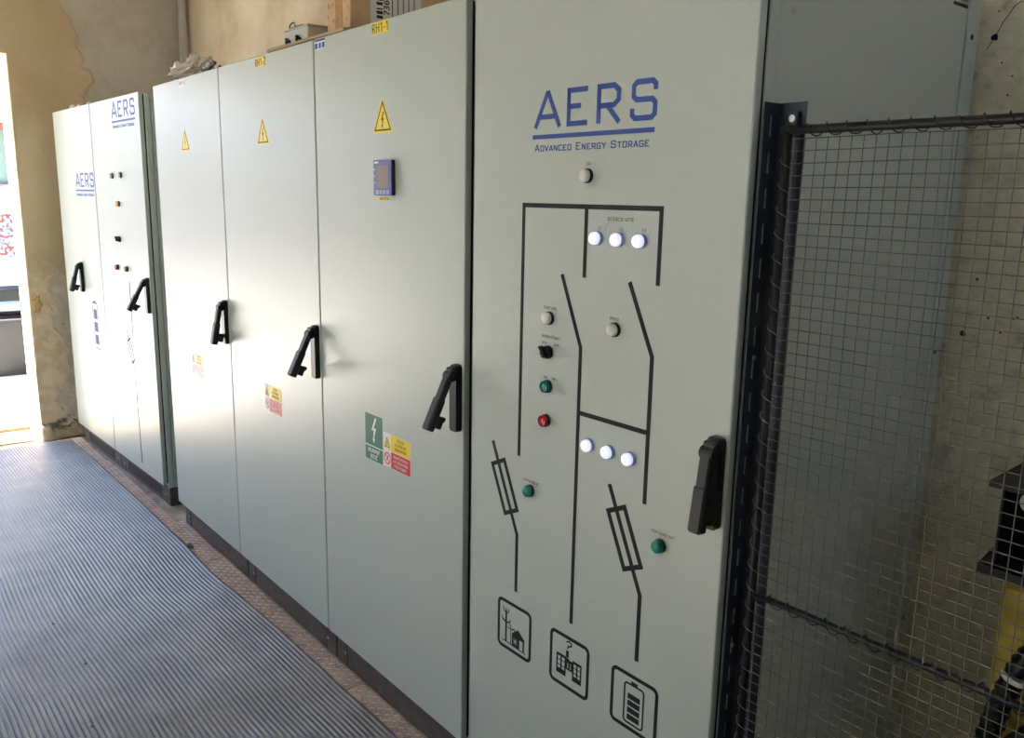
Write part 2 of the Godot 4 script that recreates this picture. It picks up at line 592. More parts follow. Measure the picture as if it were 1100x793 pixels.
func plaster_skin() -> SurfaceTool:
	var n1 := FastNoiseLite.new()
	n1.seed = 3; n1.frequency = 1.6; n1.fractal_octaves = 5
	var n2 := FastNoiseLite.new()
	n2.seed = 8; n2.frequency = 9.0; n2.fractal_octaves = 4
	var edge := [[3.6, -0.02], [3.0, -0.05], [2.76, -0.07], [2.61, -0.15], [2.45, -0.17], [2.38, -0.18], [2.36, -0.235], [2.3, -0.235], [2.22, -0.18], [2.1, -0.16], [1.2, -0.2], [0.0, -0.25]]
	var step := 0.01
	var z0 := WZ
	var nz := int(round((0.7 - z0) / step))
	var ny := int(round(CY / step))
	var st := SurfaceTool.new()
	st.begin(Mesh.PRIMITIVE_TRIANGLES)
	st.set_smooth_group(0)
	var pos := []
	var col := []
	for j in ny + 1:
		var y := minf(j * step, CY)
		var bz := -0.2
		for e in edge.size() - 1:
			if y <= edge[e][0] and y >= edge[e + 1][0]:
				bz = lerpf(edge[e + 1][1], edge[e][1], (y - edge[e + 1][0]) / (edge[e][0] - edge[e + 1][0]))
		for i in nz + 1:
			var z := z0 + i * step
			var a := n1.get_noise_2d(z, y)
			var b := n2.get_noise_2d(z, y)
			var tan_: float = 1.0 if z > bz + b * 0.035 else 0.0
			var x := WX + 0.003 * a + 0.0018 * b
			var c := Color(0.61, 0.485, 0.32).lerp(Color(0.53, 0.41, 0.255), clampf(a * 1.6 + 0.4, 0, 1))
			if tan_ < 0.5:
				x -= 0.01
				c = Color(0.58, 0.53, 0.45).lerp(Color(0.5, 0.45, 0.37), clampf(a * 1.6 + b * 0.6 + 0.4, 0, 1))
			# lower part of the pier: pale repaired plaster, stained and chipped
			if y < 1.1 + b * 0.15 and tan_ > 0.5:
				c = Color(0.691, 0.566, 0.397).lerp(Color(0.577, 0.446, 0.290), clampf(b * 1.8 + 0.4, 0, 1))
				if z < 0.085 + 0.05 * sin(y * 9.0) + b * 0.06:
					c = Color(0.655, 0.580, 0.455).lerp(Color(0.556, 0.481, 0.369), clampf(b * 2.5 + 0.5, 0, 1))
					x -= 0.004
				if absf(n2.get_noise_2d(z * 1.3 + 4.0, y * 0.8) - 0.3) < 0.01 and y < 0.9 and z < 0.12:
					c = Color(0.42, 0.3, 0.18)
			if y < 0.075 + b * 0.09 + clampf((0.12 - z) * 0.25, 0.0, 0.06):
				c = Color(0.499, 0.424, 0.299).lerp(Color(0.4, 0.33, 0.22), clampf(b * 3.0 + 0.4, 0, 1))
				x += 0.014 + 0.02 * (0.5 + b)
			elif y < 0.095 + b * 0.09 + clampf((0.12 - z) * 0.25, 0.0, 0.06):
				c = Color(0.36, 0.31, 0.22)
				x -= 0.03
			pos.append(Vector3(x, y, z))
			col.append(c)
	var w := nz + 1
	for j in ny:
		for i in nz:
			var zc := z0 + (i + 0.5) * step
			var yc := (j + 0.5) * step
			if zc > DZ0 and yc < DY:
				continue
			if zc + step > DZ0 and yc < DY:
				for e in [[j * w + i + 1, 0], [j * w + i + 1, 1], [(j + 1) * w + i + 1, 1], [j * w + i + 1, 0], [(j + 1) * w + i + 1, 1], [(j + 1) * w + i + 1, 0]]:
					var v: Vector3 = pos[e[0]]
					st.set_color(col[e[0]])
					st.add_vertex(v if e[1] == 0 else Vector3(WX - 0.04, v.y, v.z))
			var q := [j * w + i, j * w + i + 1, (j + 1) * w + i + 1, (j + 1) * w + i]
			for k in [0, 1, 2, 0, 2, 3]:
				st.set_color(col[q[k]])
				st.add_vertex(pos[q[k]])
	return st

# ---------------------------------------------------------------- cabinets
const T := 0.0006     # how far print and tape stand off a door

func cabinet(label: String, at: Vector3, turn: float, w: float, depth: float, opened_side: bool, lever: float, handle_x: float, vented: bool, group: String) -> Node3D:
	var sidem: Material = M.paint
	var c := thing("switchgear_cabinet", label, "cabinet", at, turn, group)
	var st := mb()
	var xr := w - 0.014 if opened_side else w - 0.004
	bb(st, Vector3(0.004, 0.1, -depth), Vector3(xr, 2.078, -0.032), 0.004)
	bb(st, Vector3(0.012, 0.13, -0.032), Vector3(xr - 0.01, 2.06, -0.024))
	build(st, "body", M.paint, c)
	if opened_side:
		var xs := w - 0.0145
		st = mb()
		bb(st, Vector3(xs, 0.1, -0.053), Vector3(w - 0.002, 2.078, -0.0265), 0.002)
		build(st, "front_post", sidem, c)
		st = mb()
		bb(st, Vector3(xs, 0.1, -depth), Vector3(w - 0.002, 2.078, -depth + 0.055), 0.002)
		build(st, "rear_post", sidem, c)
		st = mb()
		bb(st, Vector3(xs, 2.05, -depth + 0.0555), Vector3(w - 0.003, 2.078, -0.0535), 0.001)
		bb(st, Vector3(xs, 0.1, -depth + 0.0555), Vector3(w - 0.003, 0.135, -0.0535), 0.001)
		build(st, "side_rail", sidem, c)
		st = mb()
		bb(st, Vector3(xs, 0.139, -depth + 0.0595), Vector3(w - 0.004, 2.046, -0.0575), 0.003)
		var sp := build(st, "side_panel", sidem, c)
		st = mb()
		bb(st, Vector3(w - 0.0045, 2.034, -depth + 0.064), Vector3(w - 0.0036, 2.041, -depth + 0.13))
		build(st, "slot", M.slot, sp)
		for s in [[1.938, -0.094, 0.007], [1.05, -0.094, 0.007], [0.3, -0.094, 0.007]]:
			st = mb()
			lathe(st, [[s[2], 0.0], [s[2], 0.001], [0.0, 0.0025]], 12, Transform3D(Basis(Vector3.BACK, Vector3.UP, Vector3.RIGHT), Vector3(w - 0.004, s[0], s[1])))
			build(st, "screw", M.steel, sp)
		for s in [[1.98, -depth + 0.032], [1.28, -depth + 0.03], [0.6, -depth + 0.03]]:
			st = mb()
			lathe(st, [[0.006, 0.0], [0.006, 0.0008], [0.0, 0.0012]], 12, Transform3D(Basis(Vector3.BACK, Vector3.UP, Vector3.RIGHT), Vector3(w - 0.002, s[0], s[1])))
			build(st, "screw", M.slot, c)
	st = mb()
	bb(st, Vector3(0.0034, 0.12, -0.02), Vector3(w - 0.0034, 2.08, 0.0), 0.0022)
	build(st, "door", M.paint, c)
	st = mb()
	bb(st, Vector3(0.008, 0.128, -0.0262), Vector3(w - 0.006, 2.072, -0.0195))
	build(st, "door_seal", M.slot, c)
	# plinth
	st = mb()
	bb(st, Vector3(0.006, 0.0, -depth + 0.03), Vector3(w - 0.006, 0.1, -0.036))
	build(st, "plinth", M.plinth, c)
	for s in [0, 1]:
		st = mb()
		var xa := 0.004 if s == 0 else w - 0.074
		bb(st, Vector3(xa, 0.0, -0.036), Vector3(xa + 0.07, 0.1, -0.03), 0.0015)
		var pc := build(st, "plinth_corner", M.plinth, c)
		st = mb()
		lathe(st, [[0.006, 0.0], [0.006, 0.002], [0.003, 0.003], [0.0, 0.003]], 10, Transform3D(Basis.IDENTITY, Vector3(xa + (0.062 if s == 0 else 0.008), 0.05, -0.03)))
		build(st, "bolt", M.steel, pc)
	st = mb()
	bb(st, Vector3(0.078, 0.002, -0.036), Vector3(w - 0.078, 0.098, -0.031), 0.0015)
	var pp := build(st, "plinth_panel", M.plinth, c)
	if vented:
		st = mb()
		for k in 26:
			var xx := 0.13 + (w - 0.26) * k / 25.0
			rect(st, xx - 0.006, 0.022, xx + 0.006, 0.08, -0.031, -0.0304)
		build(st, "vent_slots", M.slot, pp)
	if lever >= 0.0:
		handle(c, handle_x, lever)
	return c

func handle(c: Node3D, x: float, ang: float) -> void:
	var st := mb()
	poly(st, round_rect(x - 0.017, 1.018, x + 0.017, 1.196, 0.01), 0.0, 0.012)
	poly(st, round_rect(x - 0.015, 1.02, x + 0.015, 1.194, 0.009), 0.012, 0.017)
	bb(st, Vector3(x - 0.015, 1.155, 0.016), Vector3(x + 0.015, 1.19, 0.03), 0.004)
	var h := build(st, "handle", M.black, c)
	var t := Transform3D(Basis(Vector3.RIGHT, -ang), Vector3(x, 1.168, 0.026))
	st = mb()
	lathe(st, [[0.0, -0.015], [0.0125, -0.015], [0.0135, -0.014], [0.0135, 0.014], [0.0125, 0.015], [0.0, 0.015]], 18, t * Transform3D(Basis(Vector3.FORWARD, Vector3.UP, Vector3.RIGHT), Vector3.ZERO))
	bb(st, Vector3(-0.0125, -0.07, -0.006), Vector3(0.0125, 0.0, 0.0125), 0.003, t)
	bb(st, Vector3(-0.015, -0.15, -0.008), Vector3(0.015, -0.062, 0.0155), 0.004, t)
	build(st, "lever", M.black, h)
	st = mb()
	bb(st, Vector3(-0.009, -0.138, -0.03), Vector3(0.009, -0.105, -0.006), 0.003, t)
	bb(st, Vector3(-0.006, -0.118, -0.036), Vector3(0.006, -0.104, -0.02), 0.003, t)
	build(st, "lock", M.black, h)

func glyph(ch: String) -> Array:
	# strokes of a squared capital letter in a box 0.72 wide and 1 high
	var v := func(a: Array) -> PackedVector2Array:
		var o := PackedVector2Array()
		for i in range(0, a.size(), 2):
			o.append(Vector2(a[i], a[i + 1]))
		return o
	match ch:
		"A": return [v.call([0.0, 0, 0.36, 1.0]), v.call([0.36, 1.0, 0.72, 0]), v.call([0.14, 0.3, 0.58, 0.3])]
		"D": return [v.call([0.04, 0.0, 0.04, 1.0]), v.call([0.0, 0.96, 0.58, 0.96, 0.68, 0.86, 0.68, 0.14, 0.58, 0.04, 0.0, 0.04])]
		"V": return [v.call([0.0, 1.0, 0.36, 0.0]), v.call([0.36, 0.0, 0.72, 1.0])]
		"N": return [v.call([0.04, 0, 0.04, 1]), v.call([0.04, 1, 0.66, 0]), v.call([0.66, 0, 0.66, 1])]
		"C": return [v.call([0.68, 0.76, 0.68, 0.86, 0.58, 0.96, 0.14, 0.96, 0.04, 0.86, 0.04, 0.14, 0.14, 0.04, 0.58, 0.04, 0.68, 0.14, 0.68, 0.24])]
		"E": return [v.call([0.06, 0.0, 0.06, 1.0]), v.call([0.0, 0.945, 0.7, 0.945]), v.call([0.06, 0.52, 0.48, 0.52]), v.call([0.0, 0.055, 0.7, 0.055])]
		"R": return [v.call([0.06, 0.0, 0.06, 1.0]), v.call([0.0, 0.945, 0.54, 0.945, 0.68, 0.82, 0.68, 0.575, 0.54, 0.45, 0.06, 0.45]), v.call([0.34, 0.44, 0.72, 0.0])]
		"G": return [v.call([0.68, 0.78, 0.68, 0.86, 0.58, 0.96, 0.14, 0.96, 0.04, 0.86, 0.04, 0.14, 0.14, 0.04, 0.68, 0.04, 0.68, 0.48, 0.38, 0.48])]
		"Y": return [v.call([0.0, 1, 0.36, 0.46]), v.call([0.72, 1, 0.36, 0.46]), v.call([0.36, 0.5, 0.36, 0])]
		"S": return [v.call([0.7, 0.72, 0.7, 0.86, 0.61, 0.945, 0.15, 0.945, 0.06, 0.86, 0.06, 0.6, 0.15, 0.515, 0.61, 0.505, 0.7, 0.42, 0.7, 0.14, 0.61, 0.055, 0.12, 0.055, 0.03, 0.14, 0.03, 0.3])]
		"T": return [v.call([0.0, 0.96, 0.72, 0.96]), v.call([0.36, 0.96, 0.36, 0])]
		"O": return [v.call([0.14, 0.04, 0.58, 0.04, 0.68, 0.14, 0.68, 0.86, 0.58, 0.96, 0.14, 0.96, 0.04, 0.86, 0.04, 0.14])]
	return []

func glyph_at(st: SurfaceTool, ch: String, x: float, y: float, w: float, h: float, sw: float) -> void:
	for line in glyph(ch):
		var p := PackedVector2Array()
		for q in line:
			p.append(Vector2(x + q.x / 0.72 * w, y + q.y * h))
		ribbon(st, p, sw, 0.0, T, ch == "O")

func logo(c: Node3D, x: float, y: float, k := 1.0) -> void:
	# x, y: left end and underside of the underline
	var root := Node3D.new()
	root.name = "company_logo"
	c.add_child(root, true)
	var xs := [0.008, 0.108, 0.196, 0.29]
	var ws := [0.078, 0.062, 0.063, 0.062]
	for i in 4:
		var st := mb()
		glyph_at(st, "AERS"[i], x + xs[i] * k, y + 0.0235 * k, ws[i] * k, 0.0745 * k, 0.0104 * k)
		build(st, "letter", M.blue, root)
	var st := mb()
	rect(st, x, y, x + 0.352 * k, y + 0.0092 * k, 0, T)
	build(st, "underline", M.blue, root)
	st = mb()
	var words := ["ADVANCED", "ENERGY", "STORAGE"]
	var total := 0.0
	for wd in words:
		total += 1.25 + (wd.length() - 1) * 1.0 + 0.75
	total -= 0.75
	var u := 0.335 * k / total
	var cx := x + 0.009 * k
	for wd in words:
		for i in wd.length():
			var big: bool = i == 0
			var cw := u * (1.25 if big else 1.0)
			glyph_at(st, wd[i], cx, y - 0.0255 * k, cw * 0.72, (0.0145 if big else 0.0115) * k, 0.0022 * k)
			cx += cw
		cx += u * 0.75
	build(st, "tagline", M.blue, root)

func tape_line(c: Node3D, pts: Array, w := 0.01, m: Material = null) -> void:
	var st := mb()
	var p := PackedVector2Array()
	for i in range(0, pts.size(), 2):
		p.append(Vector2(pts[i], pts[i + 1]))
	ribbon(st, p, w, 0.0, T)
	build(st, "tape_line", m if m else M.tape, c)

func lamp(c: Node3D, called: String, x: float, y: float, lens: Material, lit := false, dome := true) -> void:
	var t := Transform3D(Basis.IDENTITY, Vector3(x, y, 0))
	var st := mb()
	st.set_smooth_group(0)
	lathe(st, [[0.0148, 0.0], [0.0148, 0.006], [0.0138, 0.0075], [0.013, 0.0075]], 24, t)
	var l := build(st, called, M.black if not lit else M.lens_rim, c)
	st = mb()
	st.set_smooth_group(0)
	if dome:
		lathe(st, [[0.0132, 0.006], [0.0132, 0.013], [0.0122, 0.0155], [0.0095, 0.0172], [0.005, 0.0182], [0.0, 0.0185]], 24, t)
	else:
		lathe(st, [[0.0132, 0.006], [0.0132, 0.014], [0.0115, 0.0145], [0.0105, 0.0125], [0.006, 0.0115], [0.0, 0.0112]], 24, t)
	build(st, "lens" if dome else "button_cap", lens, l)
	if lit:
		var o := OmniLight3D.new()
		o.light_color = Color(0.88, 0.91, 1.0)
		o.light_energy = 0.00004
		o.omni_range = 12.0
		o.omni_attenuation = 2.0
		o.light_size = 0.012
		o.shadow_enabled = true
		l.add_child(o)
		o.position = Vector3(x, y, 0.032)
	elif not dome:
		st = mb()
		rect(st, x - 0.0012, y - 0.005, x + 0.0012, y + 0.005, 0.0112, 0.0126)
		build(st, "mark", M.white, l)

func name_plate(c: Node3D, txt: String, x: float, y: float, w: float, h: float, th: float, m: Material = null, ink: Material = null) -> void:
	var st := mb()
	rect(st, x - w / 2, y - h / 2, x + w / 2, y + h / 2, 0, 0.0008)
	var o := build(st, "label_plate", m if m else M.label, c)
	text_part(txt, th, ink if ink else M.ink, o, Vector3(x, y, 0.0009))

func small_sticker(c: Node3D, x: float, y: float) -> void:
	var st := mb()
	rect(st, x - 0.018, y - 0.007, x + 0.018, y + 0.007, 0, 0.0005)
	var o := build(st, "small_sticker", M.white, c)
	st = mb()
	rect(st, x - 0.014, y - 0.002, x + 0.012, y + 0.002, 0.0005, 0.0008)
	build(st, "print", M.ink, o)

func selector(c: Node3D, x: float, y: float) -> void:
	var t := Transform3D(Basis.IDENTITY, Vector3(x, y, 0))
	var st := mb()
	st.set_smooth_group(0)
	lathe(st, [[0.015, 0.0], [0.015, 0.008], [0.0135, 0.012], [0.0, 0.0125]], 24, t)
	var s := build(st, "selector_switch", M.black, c)
	st = mb()
	var r := Transform3D(Basis(Vector3.BACK, deg_to_rad(40)), Vector3(x, y, 0))
	bb(st, Vector3(-0.0055, -0.012, 0.01), Vector3(0.0055, 0.017, 0.025), 0.003, r)
	build(st, "knob", M.black, s)
	st = mb()
	bb(st, Vector3(-0.001, 0.002, 0.0245), Vector3(0.001, 0.014, 0.0255), 0.0, r)
	build(st, "pointer", M.white, s)

func warn_triangle(c: Node3D, x: float, y: float, s: float) -> void:
	# x, y: middle of the base; s: side
	var h := s * 0.87
	var st := mb()
	poly(st, PackedVector2Array([Vector2(x - s * 0.5 - 0.002, y), Vector2(x - s * 0.5, y - 0.004), Vector2(x + s * 0.5, y - 0.004), Vector2(x + s * 0.5 + 0.002, y), Vector2(x + 0.004, y + h), Vector2(x - 0.004, y + h)]), 0, 0.0004)
	var o := build(st, "warning_triangle", M.yellow, c)
	st = mb()
	ribbon(st, PackedVector2Array([Vector2(x - s * 0.41, y + s * 0.04), Vector2(x + s * 0.41, y + s * 0.04), Vector2(x, y + h * 0.9)]), s * 0.04, 0.0004, 0.0007, true)
	build(st, "border", M.ink, o)
	bolt_mark(o, x, y + h * 0.36, s * 0.42, M.ink, 0.0004)

func bolt_mark(o: Node3D, x: float, y: float, h: float, m: Material, z: float) -> void:
	var st := mb()
	var a := []
	for q in [[0.08, 0.5], [-0.2, -0.04], [-0.02, 0.0], [-0.06, -0.36], [-0.14, -0.33], [-0.02, -0.52], [0.08, -0.33], [0.0, -0.35], [0.16, 0.1], [-0.03, 0.07], [0.2, 0.5]]:
		a.append(Vector2(x + q[0] * h, y + q[1] * h))
	poly(st, PackedVector2Array(a), z, z + 0.0003)
	build(st, "lightning_bolt", m, o)

func safety_sign(c: Node3D, x: float, y: float) -> void:
	# x, y: lower left corner; 150 mm by 103 mm
	var st := mb()
	rect(st, x, y, x + 0.15, y + 0.103, 0, 0.0004)
	var o := build(st, "safety_sign", M.white, c)
	st = mb()
	rect(st, x + 0.044, y + 0.053, x + 0.149, y + 0.102, 0.0004, 0.0007)
	build(st, "yellow_field", M.yellow, o)
	st = mb()
	rect(st, x + 0.044, y + 0.001, x + 0.149, y + 0.05, 0.0004, 0.0007)
	build(st, "red_field", M.red, o)
	st = mb()
	poly(st, PackedVector2Array([Vector2(x + 0.004, y + 0.058), Vector2(x + 0.04, y + 0.058), Vector2(x + 0.022, y + 0.094)]), 0.0004, 0.0007)
	build(st, "warning_mark", M.yellow, o)
	st = mb()
	ribbon(st, PackedVector2Array([Vector2(x + 0.008, y + 0.0605), Vector2(x + 0.036, y + 0.0605), Vector2(x + 0.022, y + 0.089)]), 0.002, 0.0007, 0.001, true)
	build(st, "border", M.ink, o)
	bolt_mark(o, x + 0.022, y + 0.071, 0.018, M.ink, 0.0007)
	st = mb()
	var ring := PackedVector2Array()
	for k in 24:
		ring.append(Vector2(x + 0.022 + 0.0165 * cos(TAU * k / 24), y + 0.026 + 0.0165 * sin(TAU * k / 24)))
	ribbon(st, ring, 0.004, 0.0004, 0.0007, true)
	ribbon(st, PackedVector2Array([Vector2(x + 0.011, y + 0.037), Vector2(x + 0.033, y + 0.015)]), 0.0035, 0.0004, 0.00075)
	build(st, "prohibition_mark", M.red, o)
	st = mb()
	poly(st, PackedVector2Array([Vector2(x + 0.016, y + 0.018), Vector2(x + 0.019, y + 0.017), Vector2(x + 0.03, y + 0.034), Vector2(x + 0.026, y + 0.036)]), 0.0004, 0.00065)
	build(st, "pail_mark", M.ink, o)
	var ls := ["POZOR", "ELEKTRICKÉ", "ZARIADENIE"]
	for i in 3:
		text_part(ls[i], 0.0085, M.ink, o, Vector3(x + 0.0965, y + 0.091 - 0.0135 * i, 0.0008))
	var lr := ["NEHAS VODOU", "ANI PENOVÝMI", "PRÍSTROJMI !"]
	for i in 3:
		text_part(lr[i], 0.0085, M.white, o, Vector3(x + 0.0965, y + 0.039 - 0.0135 * i, 0.0008))

func ink_part(st: SurfaceTool, called: String, parent: Node) -> void:
	build(st, called, M.tape, parent)

func pictogram(c: Node3D, x0: float, y0: float, x1: float, y1: float, kind: int) -> void:
	var st := mb()
	ribbon(st, round_rect(x0, y0, x1, y1, 0.012), 0.0085, 0, T, true)
	var o := build(st, "pictogram", M.tape, c)
	var w := x1 - x0
	var h := y1 - y0
	var P := func(a: Array) -> PackedVector2Array:
		var r := PackedVector2Array()
		for i in range(0, a.size(), 2):
			r.append(Vector2(x0 + a[i] * w, y0 + a[i + 1] * h))
		return r
	if kind == 0:
		st = mb()
		ribbon(st, P.call([0.12, 0.13, 0.86, 0.11]), 0.0022, 0, T)
		ribbon(st, P.call([0.24, 0.13, 0.24, 0.8]), 0.006, 0, T)
		ribbon(st, P.call([0.15, 0.86, 0.17, 0.77, 0.31, 0.77, 0.33, 0.86]), 0.0022, 0, T)
		ribbon(st, P.call([0.24, 0.77, 0.24, 0.86]), 0.0022, 0, T)
		ribbon(st, P.call([0.1, 0.64, 0.14, 0.56, 0.34, 0.56, 0.38, 0.64]), 0.0025, 0, T)
		ribbon(st, P.call([0.15, 0.6, 0.24, 0.52, 0.34, 0.6]), 0.002, 0, T)
		ribbon(st, P.call([0.36, 0.56, 0.4, 0.47, 0.52, 0.47, 0.5, 0.38]), 0.0018, 0, T)
		ribbon(st, P.call([0.3, 0.46, 0.42, 0.44, 0.52, 0.5]), 0.0018, 0, T)
		ribbon(st, P.call([0.4, 0.13, 0.4, 0.42]), 0.0018, 0, T)
		ink_part(st, "mast", o)
		st = mb()
		poly(st, P.call([0.42, 0.37, 0.62, 0.52, 0.84, 0.37]), 0, T)
		for r in [[0.44, 0.13, 0.48, 0.37], [0.48, 0.3, 0.6, 0.37], [0.48, 0.13, 0.6, 0.18], [0.6, 0.13, 0.67, 0.37], [0.67, 0.33, 0.78, 0.37], [0.78, 0.13, 0.82, 0.37]]:
			rect(st, x0 + r[0] * w, y0 + r[1] * h, x0 + r[2] * w, y0 + r[3] * h, 0, T)
		ribbon(st, P.call([0.5, 0.2, 0.58, 0.2, 0.58, 0.28, 0.5, 0.28]), 0.002, 0, T, true)
		ink_part(st, "house", o)
	elif kind == 1:
		st = mb()
		var grids := [[0.16, 0.2, 0.42, 0.6, 0.16], [0.42, 0.36, 0.6, 0.56, 0.0], [0.6, 0.2, 0.84, 0.6, 0.12]]
		for g in grids:
			var gx0: float = x0 + g[0] * w
			var gx1: float = x0 + g[2] * w
			var gy0: float = y0 + g[1] * h
			var gy1: float = y0 + g[3] * h
			var b := 0.0025
			if g[4] > 0.0:
				rect(st, gx0, gy0, gx1, gy0 + 0.012, 0, T)
			rect(st, gx0, gy1 - 0.006, gx1, gy1, 0, T)
			rect(st, gx0, gy0, gx1, gy0 + 0.004, 0, T)
			for k in 3:
				var xx: float = lerpf(gx0 + 0.002, gx1 - 0.002, k / 2.0)
				rect(st, xx - 0.002, gy0, xx + 0.002, gy1, 0, T)
			for k in 4:
				var yy: float = lerpf(gy0 + 0.008, gy1 - 0.003, k / 3.0)
				rect(st, gx0, yy - 0.0008, gx1, yy + 0.0008, 0, T)
			if b < 0.0:
				continue
		ink_part(st, "factory", o)
		st = mb()
		rect(st, x0 + 0.42 * w, y0 + 0.6 * h, x0 + 0.49 * w, y0 + 0.74 * h, 0, T)
		rect(st, x0 + 0.4 * w, y0 + 0.56 * h, x0 + 0.51 * w, y0 + 0.585 * h, 0, T)
		ink_part(st, "chimney", o)
		st = mb()
		ribbon(st, P.call([0.46, 0.78, 0.47, 0.83, 0.55, 0.86, 0.56, 0.91, 0.5, 0.94, 0.42, 0.9]), 0.0035, 0, T)
		ink_part(st, "smoke", o)
	else:
		battery(o, x0 + 0.29 * w, y0 + 0.1 * h, 0.43 * w, 0.74 * h, 4, M.tape)

func battery(o: Node3D, x: float, y: float, w: float, h: float, cells: int, m: Material) -> void:
	var st := mb()
	ribbon(st, round_rect(x, y, x + w, y + h, w * 0.14), w * 0.075, 0, T, true)
	build(st, "battery_case", m, o)
	st = mb()
	rect(st, x + w * 0.33, y + h + w * 0.03, x + w * 0.67, y + h + w * 0.15, 0, T)
	build(st, "battery_cap", m, o)
	var bot := y + h * 0.09
	var top := y + h * (0.8 if cells == 4 else 0.93)
	var ch := (top - bot) / cells
	for k in cells:
		st = mb()
		rect(st, x + w * 0.18, bot + ch * k, x + w * 0.82, bot + ch * (k + 0.76), 0, T)
		build(st, "battery_cell", m, o)

func fuse(c: Node3D, x: float, dy := 0.0) -> void:
	# switch-fuse symbol, its lower end at x
	var mm: Material = M.tape
	var a := Vector2(x - 0.1, 1.028 + dy)
	var b := Vector2(x, 0.813 + dy)
	var d := (b - a).normalized()
	var n := Vector2(-d.y, d.x)
	var st := mb()
	ribbon(st, PackedVector2Array([a, b, Vector2(x, 0.664 + dy)]), 0.0105, 0, T)
	var f := build(st, "fuse_symbol", mm, c)
	st = mb()
	var p := a + d * 0.054
	var q := a + d * 0.179
	var hw := 0.0255
	ribbon(st, PackedVector2Array([p + n * hw, q + n * hw, q - n * hw, p - n * hw]), 0.0105, 0, T * 1.1, true)
	build(st, "fuse_body", mm, f)

